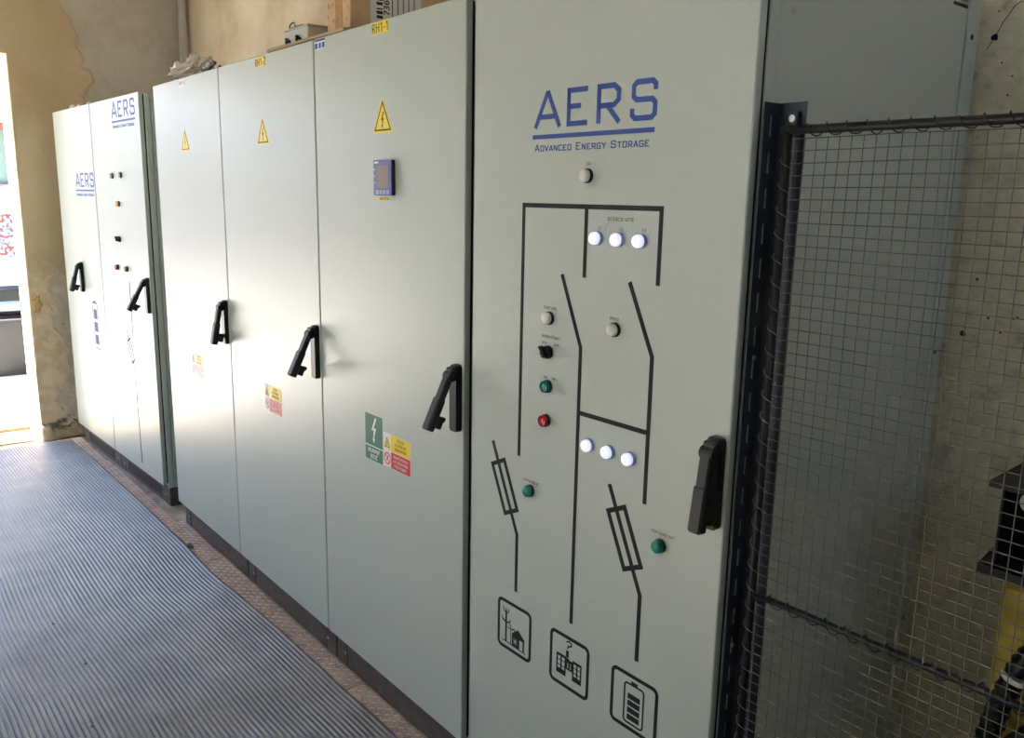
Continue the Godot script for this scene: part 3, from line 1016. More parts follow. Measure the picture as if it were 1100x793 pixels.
func make_cabinets() -> void:
	# the three RH cabinets, left to right
	var g := "row of light grey cabinets without company print"
	var c1 := cabinet("plain light grey cabinet standing beside the gap, plastic bag on top", Vector3(-2.4, 0, 0), 0, 0.8, 0.78, false, 0.19, 0.772, false, g)
	var c2 := cabinet("light grey cabinet with yellow RH1-2 label between two plain cabinets", Vector3(-1.6, 0, 0), 0, 0.8, 0.78, false, 0.45, 0.772, false, g)
	var c3 := cabinet("light grey cabinet with RH1-1 label, blue meter and green sign", Vector3(-0.8, 0, 0), 0, 0.8, 0.78, false, 0.45, 0.772, false, g)
	warn_triangle(c1, 0.394, 1.79, 0.1)
	warn_triangle(c2, 0.397, 1.788, 0.1)
	warn_triangle(c3, 0.408, 1.79, 0.1)
	safety_sign(c1, 0.317, 0.817)
	safety_sign(c2, 0.322, 0.819)
	safety_sign(c3, 0.392, 0.827)
	name_plate(c1, "RH1-3", 0.392, 2.06, 0.07, 0.028, 0.016, M.white)
	name_plate(c2, "RH1-2", 0.398, 2.058, 0.086, 0.03, 0.024, M.yellow)
	name_plate(c3, "RH1-1", 0.402, 2.062, 0.086, 0.03, 0.024, M.yellow)
	# green main breaker sign
	var st := mb()
	rect(st, 0.284, 0.823, 0.388, 0.97, 0, 0.0004)
	var gs := build(st, "main_breaker_sign", M.white, c3)
	st = mb()
	rect(st, 0.285, 0.871, 0.387, 0.969, 0.0004, 0.0007)
	build(st, "green_field", M.green, gs)
	st = mb()
	rect(st, 0.285, 0.824, 0.387, 0.867, 0.0004, 0.0007)
	build(st, "green_field", M.green, gs)
	bolt_mark(gs, 0.338, 0.921, 0.078, M.white, 0.0007)
	text_part("HLAVNÝ", 0.013, M.white, gs, Vector3(0.336, 0.855, 0.0008), "lettering", Vector3.ZERO, true)
	text_part("ISTIČ", 0.013, M.white, gs, Vector3(0.336, 0.836, 0.0008), "lettering", Vector3.ZERO, true)
	# blue and white sticker in the corner
	st = mb()
	rect(st, 0.01, 2.048, 0.08, 2.078, 0, 0.0004)
	var bs := build(st, "maker_sticker", M.white, c3)
	st = mb()
	rect(st, 0.012, 2.0705, 0.078, 2.0765, 0.0004, 0.0006)
	rect(st, 0.012, 2.05, 0.03, 2.066, 0.0004, 0.0006)
	rect(st, 0.037, 2.05, 0.052, 2.066, 0.0004, 0.0006)
	rect(st, 0.058, 2.05, 0.076, 2.066, 0.0004, 0.0006)
	build(st, "blue_print", M.blue, bs)
	# meter
	st = mb()
	bb(st, Vector3(0.377, 1.617, 0.0), Vector3(0.473, 1.713, 0.012), 0.002)
	var mt := build(st, "power_meter", M.black, c3)
	st = mb()
	bb(st, Vector3(0.377, 1.617, 0.0115), Vector3(0.473, 1.713, 0.0135), 0.0008)
	build(st, "bezel", M.meter_blue, mt)
	st = mb()
	bb(st, Vector3(0.396, 1.637, 0.0135), Vector3(0.46, 1.698, 0.0142))
	build(st, "screen", M.meter_screen, mt)
	for k in 4:
		st = mb()
		bb(st, Vector3(0.392 + 0.0185 * k, 1.62, 0.0135), Vector3(0.407 + 0.0185 * k, 1.632, 0.0147), 0.0005)
		build(st, "key", M.meter_key, mt)
	st = mb()
	for k in 3:
		rect(st, 0.381, 1.65 + 0.018 * k, 0.386, 1.653 + 0.018 * k, 0.0135, 0.0139)
	rect(st, 0.383, 1.704, 0.405, 1.709, 0.0135, 0.0139)
	build(st, "print", M.white, mt)
	name_plate(c3, "ANALYZÁTOR", 0.413, 1.608, 0.07, 0.009, 0.006, M.yellow)

	# the big AERS control cabinet
	var c := cabinet("large light grey AERS cabinet with black line diagram beside wire fence", Vector3(0.028, 0, 0), 0, 0.793, 0.8, true, 0.13, 0.766, false, "")
	var d := -0.028
	logo(c, 0.248 + d, 1.7425)
	var X := func(v: float) -> float: return v - 0.028
	lamp(c, "pilot_lamp", X.call(0.426), 1.664, M.lens_white)
	name_plate(c, "OFF", X.call(0.427), 1.6875, 0.032, 0.0085, 0.007)
	tape_line(c, [X.call(0.223), 1.014, X.call(0.223), 1.6015, X.call(0.628), 1.6015, X.call(0.628), 1.456])
	tape_line(c, [X.call(0.425), 1.598, X.call(0.425), 1.455])
	name_plate(c, "DETEKCIA SIETE", X.call(0.523), 1.5785, 0.066, 0.0095, 0.0072)
	for i in 3:
		lamp(c, "pilot_lamp", X.call(0.461 + 0.06 * i), 1.5385, M.lens_lit, true)
		name_plate(c, "L%d" % (i + 1), X.call(0.466 + 0.0605 * i), 1.5595, 0.031, 0.0085, 0.007)
		lamp(c, "pilot_lamp", X.call(0.4595 + 0.06 * i), 1.098, M.lens_lit, true)
	tape_line(c, [X.call(0.356), 1.457, X.call(0.4215), 1.305, X.call(0.4215), 0.664])
	tape_line(c, [X.call(0.555), 1.457, X.call(0.623), 1.316, X.call(0.623), 1.013])
	tape_line(c, [X.call(0.423), 1.162, X.call(0.622), 1.162])
	lamp(c, "pilot_lamp", X.call(0.32), 1.357, M.lens_white)
	lamp(c, "pilot_lamp", X.call(0.521), 1.357, M.lens_white)
	selector(c, X.call(0.319), 1.28)
	lamp(c, "push_button", X.call(0.32), 1.202, M.lens_green, false, false)
	lamp(c, "push_button", X.call(0.317), 1.122, M.lens_red, false, false)
	lamp(c, "pilot_lamp", X.call(0.268), 0.94, M.lens_green)
	lamp(c, "pilot_lamp", X.call(0.671), 0.94, M.lens_green)
	name_plate(c, "ŠTART GEN.", X.call(0.3205), 1.379, 0.045, 0.007, 0.006)
	name_plate(c, "BYPASS", X.call(0.5185), 1.379, 0.04, 0.007, 0.006)
	name_plate(c, "VOĽBA REŽIMU", X.call(0.3245), 1.3145, 0.06, 0.007, 0.006)
	name_plate(c, "AUTO", X.call(0.3045), 1.2995, 0.019, 0.006, 0.005)
	name_plate(c, "MAN", X.call(0.345), 1.2995, 0.019, 0.006, 0.005)
	name_plate(c, "ZAP", X.call(0.3115), 1.2215, 0.019, 0.006, 0.005)
	name_plate(c, "VYP", X.call(0.3395), 1.2215, 0.019, 0.006, 0.005)
	name_plate(c, "ODPOJENIE AC", X.call(0.27), 0.9625, 0.064, 0.0075, 0.006)
	name_plate(c, "ODPOJENIE BAT", X.call(0.675), 0.9655, 0.066, 0.0085, 0.006)
	fuse(c, X.call(0.222))
	fuse(c, X.call(0.6235))
	pictogram(c, X.call(0.157), 0.5, X.call(0.28), 0.625, 0)
	pictogram(c, X.call(0.357), 0.5, X.call(0.481), 0.625, 1)
	pictogram(c, X.call(0.558), 0.5, X.call(0.684), 0.624, 2)

	# the two far AERS cabinets, turned a little
	var e := Vector3(-1.585, 0, 0.055).normalized()
	var p0 := Vector3(-2.66, 0, -0.01)
	var turn := 0.0347
	var ga := "pair of AERS battery cabinets by the doorway"
	var ar := cabinet("narrow AERS cabinet with logo at top right and push buttons", p0 + e * 0.808, turn, 0.808, 0.76, true, 0.5, 0.775, true, ga)
	var al := cabinet("AERS cabinet with blue battery symbol beside the doorway wall", p0 + e * 1.59, turn, 0.78, 0.76, false, 0.27, 0.39, true, ga)
	# s counts from the right end of the pair
	logo(ar, 0.808 - 0.43, 1.957, 1.03)
	logo(al, 1.59 - 1.196, 1.612, 1.03)
	lamp(ar, "pilot_lamp", 0.808 - 0.481, 1.694, M.lens_white)
	lamp(ar, "pilot_lamp", 0.808 - 0.341, 1.697, M.lens_white)
	lamp(ar, "push_button", 0.808 - 0.405, 1.551, M.lens_yellow, false, false)
	selector(ar, 0.808 - 0.432, 1.368)
	lamp(ar, "push_button", 0.808 - 0.499, 1.216, M.lens_red, false, false)
	lamp(ar, "push_button", 0.808 - 0.343, 1.218, M.lens_green, false, false)
	tape_line(ar, [0.808 - 0.328, 1.151, 0.808 - 0.33, 0.862])
	fuse(ar, 0.808 - 0.43 + 0.1, -0.145)
	tape_line(ar, [0.808 - 0.335, 0.53, 0.808 - 0.323, 0.165])
	battery(al, 1.59 - 1.05, 0.7, 0.1, 0.27, 3, M.navy)
	small_sticker(ar, 0.03, 2.05)
	small_sticker(al, 0.03, 2.05)

# ---------------------------------------------------------------- fence
func make_fence() -> void:
	var p := thing("slotted_post", "dark slotted steel angle post bolted beside the large AERS cabinet", "post", Vector3(0.829, 0, -0.012))
	var st := mb()
	# leg along the cabinet side (thin in x) and leg facing the room (thin in z), with real slots
	slotted_leg(st, 0.042, 1.782, true)
	build(st, "side_leg", M.post, p)
	st = mb()
	slotted_leg(st, 0.054, 1.782, false)
	build(st, "front_leg", M.post, p)
	for y in [1.345, 0.785, 0.25]:
		st = mb()
		lathe(st, [[0.0045, 0.0], [0.0045, 0.003], [0.0, 0.004]], 8, Transform3D(Basis(Vector3.BACK, Vector3.UP, Vector3.RIGHT), Vector3(0.0022, y, -0.021)))
		build(st, "bolt", M.steel, p)
	var zf := -0.03
	var f := thing("wire_fence", "black tube frame fence panel with square wire mesh beside cabinet", "fence", Vector3(0.868, 0, zf))
	var L := 1.4
	st = mb()
	st.set_smooth_group(0)
	tube(st, [Vector3(-0.008, 1.735, 0), Vector3(L, 1.728, 0)], 0.0075, 10)
	build(st, "top_rail", M.rail, f)
	st = mb()
	st.set_smooth_group(0)
	tube(st, [Vector3(0.0, 0.905, -0.004), Vector3(L, 0.917, -0.004)], 0.0065, 10)
	build(st, "middle_rail", M.rail, f)
	for x in [0.0, L]:
		st = mb()
		st.set_smooth_group(0)
		tube(st, [Vector3(x, 0.0, 0), Vector3(x, 1.735, 0)], 0.0075, 10)
		build(st, "stile", M.rail, f)
	st = mb()
	bb(st, Vector3(-0.014, 1.735, -0.02), Vector3(0.006, 1.766, -0.014), 0.001)
	bb(st, Vector3(-0.014, 1.735, -0.016), Vector3(0.006, 1.741, 0.006), 0.001)
	var br := build(st, "bracket", M.rail, f)
	st = mb()
	lathe(st, [[0.006, 0.0], [0.0, 0.0004]], 14, Transform3D(Basis.IDENTITY, Vector3(-0.005, 1.755, -0.014)))
	build(st, "bolt_eye", M.steel, br)
	# mesh: each wire slightly wavy
	var nz := FastNoiseLite.new()
	nz.seed = 5
	nz.frequency = 1.3
	st = mb()
	var x := 0.012
	while x < L - 0.005:
		var pth := []
		for k in 19:
			var y := 0.02 + (1.722 - 0.02) * k / 18.0
			pth.append(Vector3(x + 0.004 * nz.get_noise_2d(x * 2.0, y), y, 0.003 * nz.get_noise_2d(y, x + 9.0) + 0.0012))
		tube(st, pth, 0.00085, 4, false)
		x += 0.0203
	var yy := 1.722
	while yy > 0.015:
		var pth := []
		for k in 15:
			var xx := 0.0 + L * k / 14.0
			pth.append(Vector3(xx, yy + 0.004 * nz.get_noise_2d(xx, yy * 2.0 + 3.0), 0.003 * nz.get_noise_2d(yy, xx + 9.0)))
		tube(st, pth, 0.00085, 4, false)
		yy -= 0.0198
	var wm := build(st, "wire_mesh", M.wire, f)
	wm.set_meta("kind", "stuff")
	# binding wire wound round the rails
	for r in [[1.735, 1.728, 0.0, 0.034], [0.905, 0.917, -0.004, 0.036]]:
		st = mb()
		var pth := []
		var turns: int = int(L / r[3])
		for k in turns * 10 + 1:
			var u := float(k) / (turns * 10)
			var a := TAU * k / 10.0
			var sway: float = 1.0 + 0.35 * nz.get_noise_1d(k * 3.7)
			pth.append(Vector3(u * L, lerpf(r[0], r[1], u) + cos(a) * 0.0105 * sway - 0.001, r[2] + sin(a) * 0.0105))
		tube(st, pth, 0.0011, 4, false)
		build(st, "binding_wire", M.rail, f)
	st = mb()
	var pth := []
	for k in 42 * 10 + 1:
		var u := float(k) / 420.0
		var a := TAU * k / 10.0
		pth.append(Vector3(cos(a) * 0.0115 + 0.001, 0.03 + u * 1.68, sin(a) * 0.0105))
	tube(st, pth, 0.001, 4, false)
	build(st, "binding_wire", M.wire, f)

func slotted_leg(st: SurfaceTool, w: float, h: float, side: bool) -> void:
	var th := 0.002
	var sw := 0.0055
	var boxes := []
	var m := w * 0.5
	boxes.append([0.0, 0.0, m - sw / 2, h])
	boxes.append([m + sw / 2, 0.0, w, h])
	var y := h
	var top := 0.022 if side else 0.075
	var cur := h
	y = h - top
	while y > 0.05:
		boxes.append([m - sw / 2, y, m + sw / 2, cur])
		cur = y - 0.034
		y -= 0.06
	boxes.append([m - sw / 2, 0.0, m + sw / 2, cur])
	for b in boxes:
		if side:
			bb(st, Vector3(0, b[1], -b[0]), Vector3(th, b[3], -b[2]))
		else:
			bb(st, Vector3(b[0], b[1], -0.044), Vector3(b[2], b[3], -0.042))

# ---------------------------------------------------------------- yellow machine behind the fence
func make_machine() -> void:
	var m := thing("workshop_machine", "yellow floor machine with black flanged head behind the fence", "machine", Vector3(1.07, 0, -0.7))
	var st := mb()
	bb(st, Vector3(0.045, 0.0, -0.03), Vector3(0.4, 0.89, 0.19), 0.012)
	build(st, "body", M.machine_yellow, m)
	st = mb()
	poly_y(st, [Vector2(-0.016, 0.02), Vector2(0.42, 0.02), Vector2(0.42, 0.23), Vector2(0.012, 0.23)], 0.905, 0.925)
	build(st, "lower_flange", M.rail, m)
	st = mb()
	bb(st, Vector3(0.06, 0.89, 0.01), Vector3(0.12, 0.906, 0.16), 0.003)
	build(st, "spacer", M.machine_yellow, m)
	st = mb()
	bb(st, Vector3(0.028, 0.925, 0.02), Vector3(0.034, 1.082, 0.2))
	bb(st, Vector3(0.034, 0.925, 0.02), Vector3(0.3, 1.082, 0.03))
	bb(st, Vector3(0.3, 0.925, 0.02), Vector3(0.306, 1.082, 0.2))
	build(st, "column", M.slot, m)
	st = mb()
	poly_y(st, [Vector2(0.0, -0.02), Vector2(0.34, -0.02), Vector2(0.34, 0.22), Vector2(0.01, 0.22)], 1.082, 1.094)
	var tp := build(st, "top_plate", M.rail, m)
	st = mb()
	lathe(st, [[0.04, 0.0], [0.04, 0.0015], [0.0, 0.0016]], 24, Transform3D(Basis(Vector3.RIGHT, Vector3.FORWARD, Vector3.UP), Vector3(0.09, 1.094, 0.1)))
	build(st, "bore", M.slot, tp)
	st = mb()
	lathe(st, [[0.022, 0.0], [0.022, 0.006], [0.0, 0.007]], 20, Transform3D(Basis.IDENTITY, Vector3(0.075, 1.055, 0.17)))
	build(st, "washer", M.pale, m)
	# corrugated hose in front of the body
	var pth := []
	for k in 60:
		var u := k / 59.0
		pth.append(Vector3(0.2 - 0.135 * sin(u * PI * 0.62), 0.86 - 0.75 * u * u - 0.08 * u, 0.23 + 0.02 * sin(u * 3.0)))
	st = mb()
	st.set_smooth_group(0)
	tube(st, pth, 0.021, 12)
	var h := build(st, "hose", M.hose, m)
	st = mb()
	for k in range(2, 58, 2):
		tube(st, [pth[k], pth[k].lerp(pth[k + 1], 0.45)], 0.0235, 12)
	build(st, "hose_ribs", M.hose, h)
	st = mb()
	tube(st, [pth[21], pth[22]], 0.0243, 12)
	build(st, "white_band", M.pale, h)
	pth = []
	for k in 30:
		var u := k / 29.0
		pth.append(Vector3(0.3 - 0.24 * sin(u * PI * 0.55), 0.72 - 0.6 * u * u, 0.27 + 0.01 * sin(u * 4.0)))
	st = mb()
	st.set_smooth_group(0)
	tube(st, pth, 0.022, 12)
	build(st, "hose", M.hose, m)

func poly_y(st: SurfaceTool, p: Array, y0: float, y1: float) -> void:
	# plate: outline in (x, z)
	var mid := Vector3.ZERO
	for q in p:
		mid += Vector3(q.x, (y0 + y1) / 2, q.y)
	mid /= p.size()
	var lo := []
	var hi := []
	for q in p:
		lo.append(Vector3(q.x, y0, q.y)); hi.append(Vector3(q.x, y1, q.y))
	face(st, lo, mid); face(st, hi, mid)
	for i in p.size():
		var j := (i + 1) % p.size()
		face(st, [lo[i], lo[j], hi[j], hi[i]], mid)

# ---------------------------------------------------------------- things on top of the cabinets
func make_top_things() -> void:
	var b := thing("fibre_board", "thin beige board lying on top of the RH cabinets", "board", Vector3(-1.26, 2.0785, -0.05))
	var st := mb()
	bb(st, Vector3(0.0, 0.022, -0.66), Vector3(0.56, 0.032, 0.0), 0.001)
	build(st, "panel", M.board, b)
	st = mb()
	bb(st, Vector3(0.02, 0.0, -0.4), Vector3(0.06, 0.022, -0.02))
	build(st, "batten", M.board, b)
	st = mb()
	bb(st, Vector3(0.5, 0.0, -0.4), Vector3(0.54, 0.022, -0.02))
	build(st, "batten", M.board, b)
	var e := thing("junction_box", "small grey electronics box with cable clips on beige board", "box", Vector3(-1.18, 2.111, -0.08))
	st = mb()
	bb(st, Vector3(0.0, 0.004, -0.075), Vector3(0.18, 0.05, 0.0), 0.003)
	build(st, "housing", M.box_grey, e)
	st = mb()
	bb(st, Vector3(-0.004, 0.05, -0.25), Vector3(0.184, 0.055, 0.002), 0.0015)
	bb(st, Vector3(0.01, 0.004, -0.24), Vector3(0.18, 0.05, -0.08), 0.002)
	build(st, "lid", M.box_grey, e)
	for x in [0.03, 0.11]:
		st = mb()
		bb(st, Vector3(x, 0.0, 0.0), Vector3(x + 0.022, 0.018, 0.006), 0.001)
		bb(st, Vector3(x, 0.0, 0.0), Vector3(x + 0.006, 0.026, 0.012), 0.001)
		bb(st, Vector3(x + 0.022, 0.0, 0.0), Vector3(x + 0.04, 0.008, 0.012), 0.001)
		build(st, "cable_clip", M.black, e)
	st = mb()
	var pth := []
	for k in 24:
		var u := k / 23.0
		pth.append(Vector3(-0.02 + 0.1 * u, 0.058 + 0.02 * sin(u * 9.0) * (1.0 - u) + 0.012, -0.03 - 0.02 * cos(u * 7.0)))
	tube(st, pth, 0.0022, 5)
	build(st, "loose_wire", M.black, e)
	# carton
	var c := thing("cardboard_carton", "taped cardboard carton with white barcode label on top of cabinet", "carton", Vector3(-0.86, 2.111, -0.08))
	st = mb()
	bb(st, Vector3(0.0, 0.004, -0.6), Vector3(0.147, 0.26, 0.0), 0.003)
	build(st, "shell", M.card, c)
	st = mb()
	bb(st, Vector3(0.055, 0.006, 0.0), Vector3(0.1, 0.258, 0.0008))
	build(st, "packing_tape", M.tape_clear, c)
	st = mb()
	var rn := RandomNumberGenerator.new()
	rn.seed = 12
	for k in 26:
		var x := rn.randf_range(0.008, 0.14)
		var y := rn.randf_range(0.02, 0.2)
		ribbon(st, PackedVector2Array([Vector2(x, y), Vector2(x + rn.randf_range(-0.006, 0.006), y + rn.randf_range(0.004, 0.014))]), 0.002, 0.0008, 0.0012)
	build(st, "tape_print", M.blue, c)
	st = mb()
	face(st, [Vector3(0.0, 0.003, 0.001), Vector3(0.15, 0.003, 0.001), Vector3(0.156, -0.001, 0.02), Vector3(0.0, -0.001, 0.012)], Vector3(0.07, -1, 0))
	build(st, "flap", M.card, c)
	# side label
	st = mb()
	bb(st, Vector3(0.147, 0.01, -0.255), Vector3(0.1478, 0.2, -0.071))
	var lb := build(st, "shipping_label", M.white, c)
	st = mb()
	var zz := -0.092
	for k in 9:
		bb(st, Vector3(0.1478, 0.03 + 0.013 * k, -0.092 - 0.022), Vector3(0.1482, 0.03 + 0.013 * k + (0.009 if k % 3 else 0.004), -0.092))
	zz = -0.15
	build(st, "barcode", M.ink, lb)
	st = mb()
	for k in 5:
		bb(st, Vector3(0.1478, 0.03 + 0.02 * (k % 2), zz - 0.02 * k), Vector3(0.1482, 0.12 + 0.01 * (k % 3), zz - 0.02 * k + 0.003))
	build(st, "printed_lines", M.ink, lb)
	text_part("7361", 0.02, M.ink, lb, Vector3(0.1479, 0.085, -0.128), "lettering", Vector3(0, PI / 2, PI / 2), true)
	# plastic bag
	var pb := thing("plastic_bag", "crumpled clear plastic bag lying on top of cabinet", "bag", Vector3(-2.16, 2.079, -0.1))
	st = mb()
	blob(st, Vector3(0.0, 0.04, 0), Vector3(0.13, 0.03, 0.06), 0.4, 71, 22, 34)
	build(st, "film", M.film, pb)
	st = mb()
	blob(st, Vector3(0.07, 0.068, -0.01), Vector3(0.07, 0.04, 0.05), 0.45, 72, 20, 30)
	build(st, "film", M.film, pb)
	st = mb()
	blob(st, Vector3(-0.09, 0.052, 0.01), Vector3(0.06, 0.036, 0.045), 0.45, 73, 18, 26)
	build(st, "film", M.film, pb)
	var dk := thing("cable_bundle", "short dark cable bundle lying beside the plastic bag", "cable", Vector3(-1.89, 2.079, -0.1))
	st = mb()
	for k in 4:
		var q := []
		for j in 9:
			var u := j / 8.0
			q.append(Vector3(-0.08 + 0.16 * u, 0.012 + 0.012 * k * 0.7 + 0.01 * sin(u * 5.0 + k), -0.03 + 0.02 * k))
		tube(st, q, 0.007, 8)
	build(st, "cables", M.post, dk)
	# lifting eyes on the far cabinet
	var spots := [[-4.19, 0.0], [-4.1, -0.02], [-3.9, -0.03]]
	for i in 3:
		var o := thing("roof_gland", "small pale cable gland on top of the far cabinet", "cable gland", Vector3(spots[i][0], 2.078, spots[i][1] - 0.06), 0.0, "cable glands on the far cabinet roof")
		st = mb()
		st.set_smooth_group(0)
		lathe(st, [[0.02, 0.0], [0.02, 0.03], [0.016, 0.045], [0.008, 0.052], [0.0, 0.053]], 14, Transform3D(Basis(Vector3.RIGHT, Vector3.FORWARD, Vector3.UP), Vector3.ZERO))
		build(st, "nut", M.white, o)

# ---------------------------------------------------------------- floor covering
func make_floor_things() -> void:
	# steel cover plates of the cable trench
	var xs := [-4.32, -3.685, -3.54, -2.43, -1.865, -1.27, -0.6, 0.1, 0.8]
	var descs := ["checker plate trench cover lying against the doorway wall", "narrow filler strip of checker plate between two long covers", "long checker plate trench cover before the two AERS cabinets", "checker plate trench cover before the plain cabinet with plastic bag", "checker plate trench cover before the RH1-2 cabinet's left side", "checker plate trench cover reaching from RH1-2 to RH1-1 cabinet", "checker plate trench cover before the RH1-1 cabinet", "checker plate trench cover before the large AERS cabinet"]
	for i in xs.size() - 1:
		var x0: float = xs[i] + 0.002
		var x1: float = xs[i + 1] - 0.002
		var z0 := -0.028 if x0 > -2.43 else (0.022 if i == 0 else (0.012 if i == 1 else 0.006))
		var o := thing("trench_cover", descs[i], "cover plate", Vector3(x0, 0, 0), 0, "steel trench covers along the cabinets")
		o.position.y = [0.0, 0.0006, 0.0, 0.0003, 0.0, 0.0005, 0.0, 0.0005][i]
		var st := mb()
		bb(st, Vector3(0, -0.004, z0), Vector3(x1 - x0, 0.001, 0.34))
		build(st, "plate", M.tread, o)
		st = mb()
		var pitch := 0.021
		var nx := int((x1 - x0 - 0.01) / pitch)
		for a in nx:
			for b in 7:
				var c := Vector3(0.012 + a * pitch, 0.001, z0 + 0.012 + b * pitch)
				var t := Transform3D(Basis(Vector3.UP, PI / 4 if (a + b) % 2 == 0 else -PI / 4), c)
				var l := 0.012
				var w := 0.0036
				var pts := [Vector3(-l, 0, 0), Vector3(0, 0, w), Vector3(l, 0, 0), Vector3(0, 0, -w)]
				var top := [Vector3(-l * 0.6, 0.002, 0), Vector3(0, 0.0024, w * 0.5), Vector3(l * 0.6, 0.002, 0), Vector3(0, 0.0024, -w * 0.5)]
				for k in 4:
					pts[k] = t * pts[k]; top[k] = t * top[k]
				face(st, top, c - Vector3(0, 1, 0))
				for k in 4:
					face(st, [pts[k], pts[(k + 1) % 4], top[(k + 1) % 4], top[k]], c)
		var tr := build(st, "tread_pattern", M.tread_worn, o)
		tr.set_meta("kind", "stuff")
	# ribbed rubber mat
	var m := thing("rubber_mat", "long grey ribbed rubber floor mat with slight waves", "floor mat", Vector3(0, 0.0045, 0))
	build(mat_mesh(), "ribbed_sheet", M.rubber, m)
	# scraps on the mat
	var sc := thing("rubber_scrap", "torn black rubber scrap at the edge of the floor mat", "scrap", Vector3(-2.07, 0.004, 0.062))
	var st := mb()
	blob(st, Vector3(0, 0.006, 0), Vector3(0.03, 0.006, 0.012), 0.45, 81, 10, 16)
	build(st, "torn_piece", M.black, sc)
	var cr := [[-1.697, 0.314], [-1.435, 0.31], [-1.267, 0.686], [-0.868, 0.758], [-2.319, 0.221], [-1.632, 0.716]]
	for i in cr.size():
		st = mb()
		blob(st, Vector3.ZERO, Vector3(0.006, 0.003, 0.004), 0.5, 90 + i, 8, 10)
		var o := build(st, "dirt_crumb", M.plinth, self)
		o.position = Vector3(cr[i][0], mat_height(cr[i][0], cr[i][1]) + 0.0105, cr[i][1])
		tag(o, "tiny dark crumb of dirt lying on the ribbed mat", "dirt", "dirt crumbs on the floor mat")

var wave: FastNoiseLite

func mat_height(x: float, z: float) -> float:
	if wave == null:
		wave = FastNoiseLite.new()
		wave.seed = 17
		wave.frequency = 1.4
		wave.fractal_octaves = 2
	var h := 0.005 + 0.0065 * wave.get_noise_2d(x * 1.1, z * 0.55)
	h += 0.004 * exp(-pow((x + 1.5 - 0.1 * z) / 0.07, 2)) * exp(-pow((z - 0.1) / 0.3, 2))
	h += 0.004 * exp(-pow((x + 0.75 - 0.1 * z) / 0.06, 2)) * exp(-pow((z - 0.1) / 0.3, 2))
	return maxf(h, 0.0022)

func mat_mesh() -> SurfaceTool:
	var pitch := 0.0162
	var prof := [[0.0, 0.0], [0.22, 0.0], [0.34, 0.0028], [0.46, 0.0036], [0.74, 0.0036], [0.87, 0.0028]]
	var zs := []
	var hs := []
	var z := 0.0
	while z < 2.3:
		for p in prof:
			zs.append(z + p[0] * pitch); hs.append(p[1] + 0.0015)
		z += pitch
	var x0 := -4.24
	var nx := 110
	var dx := 0.05
	var st := SurfaceTool.new()
	st.begin(Mesh.PRIMITIVE_TRIANGLES)
	st.set_smooth_group(0)
	var edges := [[-4.3, 0.098], [-3.5, 0.078], [-2.85, 0.072], [-2.25, 0.07], [-1.94, 0.076], [-1.7, 0.079], [-1.55, 0.074], [-1.09, 0.052], [-0.83, 0.05], [-0.42, 0.047], [1.5, 0.05]]
	var nz := zs.size()
	var pos := PackedVector3Array()
	for i in nx + 1:
		var x := x0 + dx * i
		var e := 0.06
		for k in edges.size() - 1:
			if x >= edges[k][0] and x <= edges[k + 1][0]:
				e = lerpf(edges[k][1], edges[k + 1][1], (x - edges[k][0]) / (edges[k + 1][0] - edges[k][0]))
		for j in nz:
			var zz: float = e + zs[j]
			pos.append(Vector3(x, mat_height(x, zz) + hs[j], zz))
	for i in nx:
		for j in nz - 1:
			var a := i * nz + j
			for k in [a, a + nz, a + nz + 1, a, a + nz + 1, a + 1]:
				st.add_vertex(pos[k])
	# cut edges
	for i in nx:
		var a := pos[i * nz]
		var b := pos[(i + 1) * nz]
		for q in [a, Vector3(a.x, 0, a.z), Vector3(b.x, 0, b.z), a, Vector3(b.x, 0, b.z), b]:
			st.add_vertex(q)
	for j in nz - 1:
		var a := pos[j]
		var b := pos[j + 1]
		for q in [a, b, Vector3(b.x, 0, b.z), a, Vector3(b.x, 0, b.z), Vector3(a.x, 0, a.z)]:
			st.add_vertex(q)
	return st

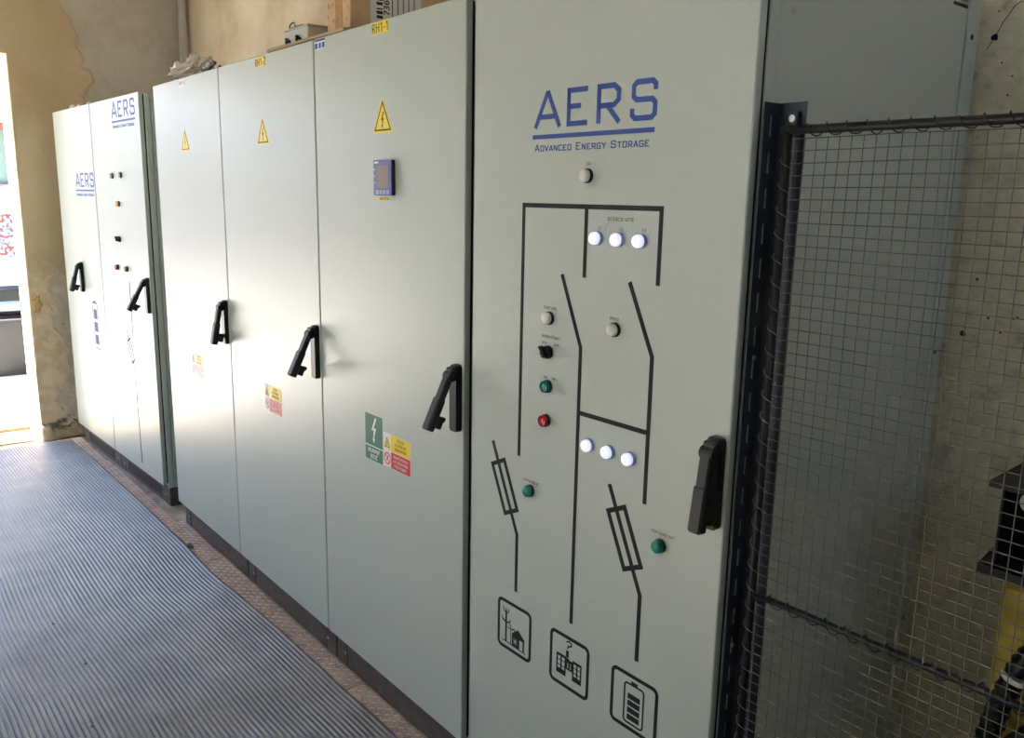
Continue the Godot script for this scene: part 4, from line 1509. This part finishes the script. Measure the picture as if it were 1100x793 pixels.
# ---------------------------------------------------------------- the yard outside the doorway
func make_outside() -> void:
	var st := mb()
	bb(st, Vector3(-40, -0.3, -40), Vector3(WX - 0.37, -0.03, 40))
	var y := struct("ground", st, M.yard, "sunlit pale concrete yard outside the doorway")
	y.name = "ground"
	# rusty trailer with blue boards
	var t := thing("rusty_trailer", "rusty trailer with flaking blue boards standing in the yard", "trailer", Vector3(-8.4, -0.03, -2.2))
	st = mb()
	bb(st, Vector3(-1.4, 0.5, 0.0), Vector3(0.0, 0.62, 7.4), 0.01)
	build(st, "chassis", M.dark, t)
	for k in 6:
		st = mb()
		bb(st, Vector3(-0.03, 0.63 + 0.0, 0.05 + 1.4 * k), Vector3(0.02, 1.45, 0.15 + 1.4 * k), 0.005)
		build(st, "stake", M.rusty, t)
	for k in 5:
		st = mb()
		bb(st, Vector3(-0.06, 0.66 + 0.15 * k, 0.0), Vector3(-0.03, 0.8 + 0.15 * k, 7.4), 0.004)
		build(st, "board", M.blue_board if k > 1 else M.pale, t)
	for z in [0.7, 6.6]:
		for x in [-1.2, -0.15]:
			st = mb()
			lathe(st, [[0.0, -0.1], [0.3, -0.1], [0.34, -0.07], [0.34, 0.07], [0.3, 0.1], [0.0, 0.1]], 24, Transform3D(Basis(Vector3.FORWARD, Vector3.UP, Vector3.RIGHT), Vector3(x, 0.34, z)))
			build(st, "wheel", M.black, t)
	# white sacks on the trailer
	for k in 4:
		st = mb()
		st.set_smooth_group(0)
		blob(st, Vector3(0, 0.2, 0), Vector3(0.42, 0.24, 0.42), 0.12, 101 + k, 16, 22)
		var o := build(st, "bulk_sack", M.pale, self)
		o.position = Vector3(-9.0, 1.25, -1.6 + 0.95 * k)
		tag(o, "round white bulk sack on the rusty trailer", "sack", "white sacks on the trailer")
	# green corrugated shed behind
	var s := thing("corrugated_shed", "green corrugated metal shed behind the rusty trailer", "shed", Vector3(-13.0, -0.03, -7.0))
	st = mb()
	var n := 80
	for i in n:
		var z0 := 12.0 * i / n
		var z1 := 12.0 * (i + 1) / n
		var xa := 0.05 * (i % 2)
		var xb := 0.05 * ((i + 1) % 2)
		face(st, [Vector3(xa, 0, z0), Vector3(xb, 0, z1), Vector3(xb, 2.5, z1), Vector3(xa, 2.5, z0)], Vector3(-5, 1, 6))
	build(st, "cladding", M.shed, s)
	st = mb()
	bb(st, Vector3(-4.0, 0, 0), Vector3(-0.05, 2.5, 12.0))
	build(st, "walls", M.shed, s)
	st = mb()
	bb(st, Vector3(-4.2, 2.5, -0.2), Vector3(0.3, 2.6, 12.2), 0.02)
	build(st, "roof", M.rusty, s)
	st = mb()
	bb(st, Vector3(0.05, 1.55, 0), Vector3(0.08, 1.72, 12.0), 0.005)
	build(st, "rail_stripe", M.pink, s)
	# black tub
	var tb := thing("plastic_tub", "black plastic tub standing in the sun before the trailer", "tub", Vector3(-7.15, -0.03, -0.3))
	st = mb()
	var lo := [Vector3(-0.25, 0.0, -0.55), Vector3(0.25, 0.0, -0.55), Vector3(0.25, 0.0, 0.55), Vector3(-0.25, 0.0, 0.55)]
	var hi := [Vector3(-0.32, 0.5, -0.65), Vector3(0.32, 0.5, -0.65), Vector3(0.32, 0.5, 0.65), Vector3(-0.32, 0.5, 0.65)]
	face(st, lo, Vector3(0, 0.2, 0))
	for k in 4:
		face(st, [lo[k], lo[(k + 1) % 4], hi[(k + 1) % 4], hi[k]], Vector3(0, 0.2, 0))
	build(st, "basin", M.dark, tb)
	st = mb()
	bb(st, Vector3(-0.36, 0.48, -0.69), Vector3(-0.3, 0.52, 0.69), 0.008)
	bb(st, Vector3(0.3, 0.48, -0.69), Vector3(0.36, 0.52, 0.69), 0.008)
	bb(st, Vector3(-0.3, 0.48, -0.69), Vector3(0.3, 0.52, -0.63), 0.008)
	bb(st, Vector3(-0.3, 0.48, 0.63), Vector3(0.3, 0.52, 0.69), 0.008)
	build(st, "rim", M.dark, tb)
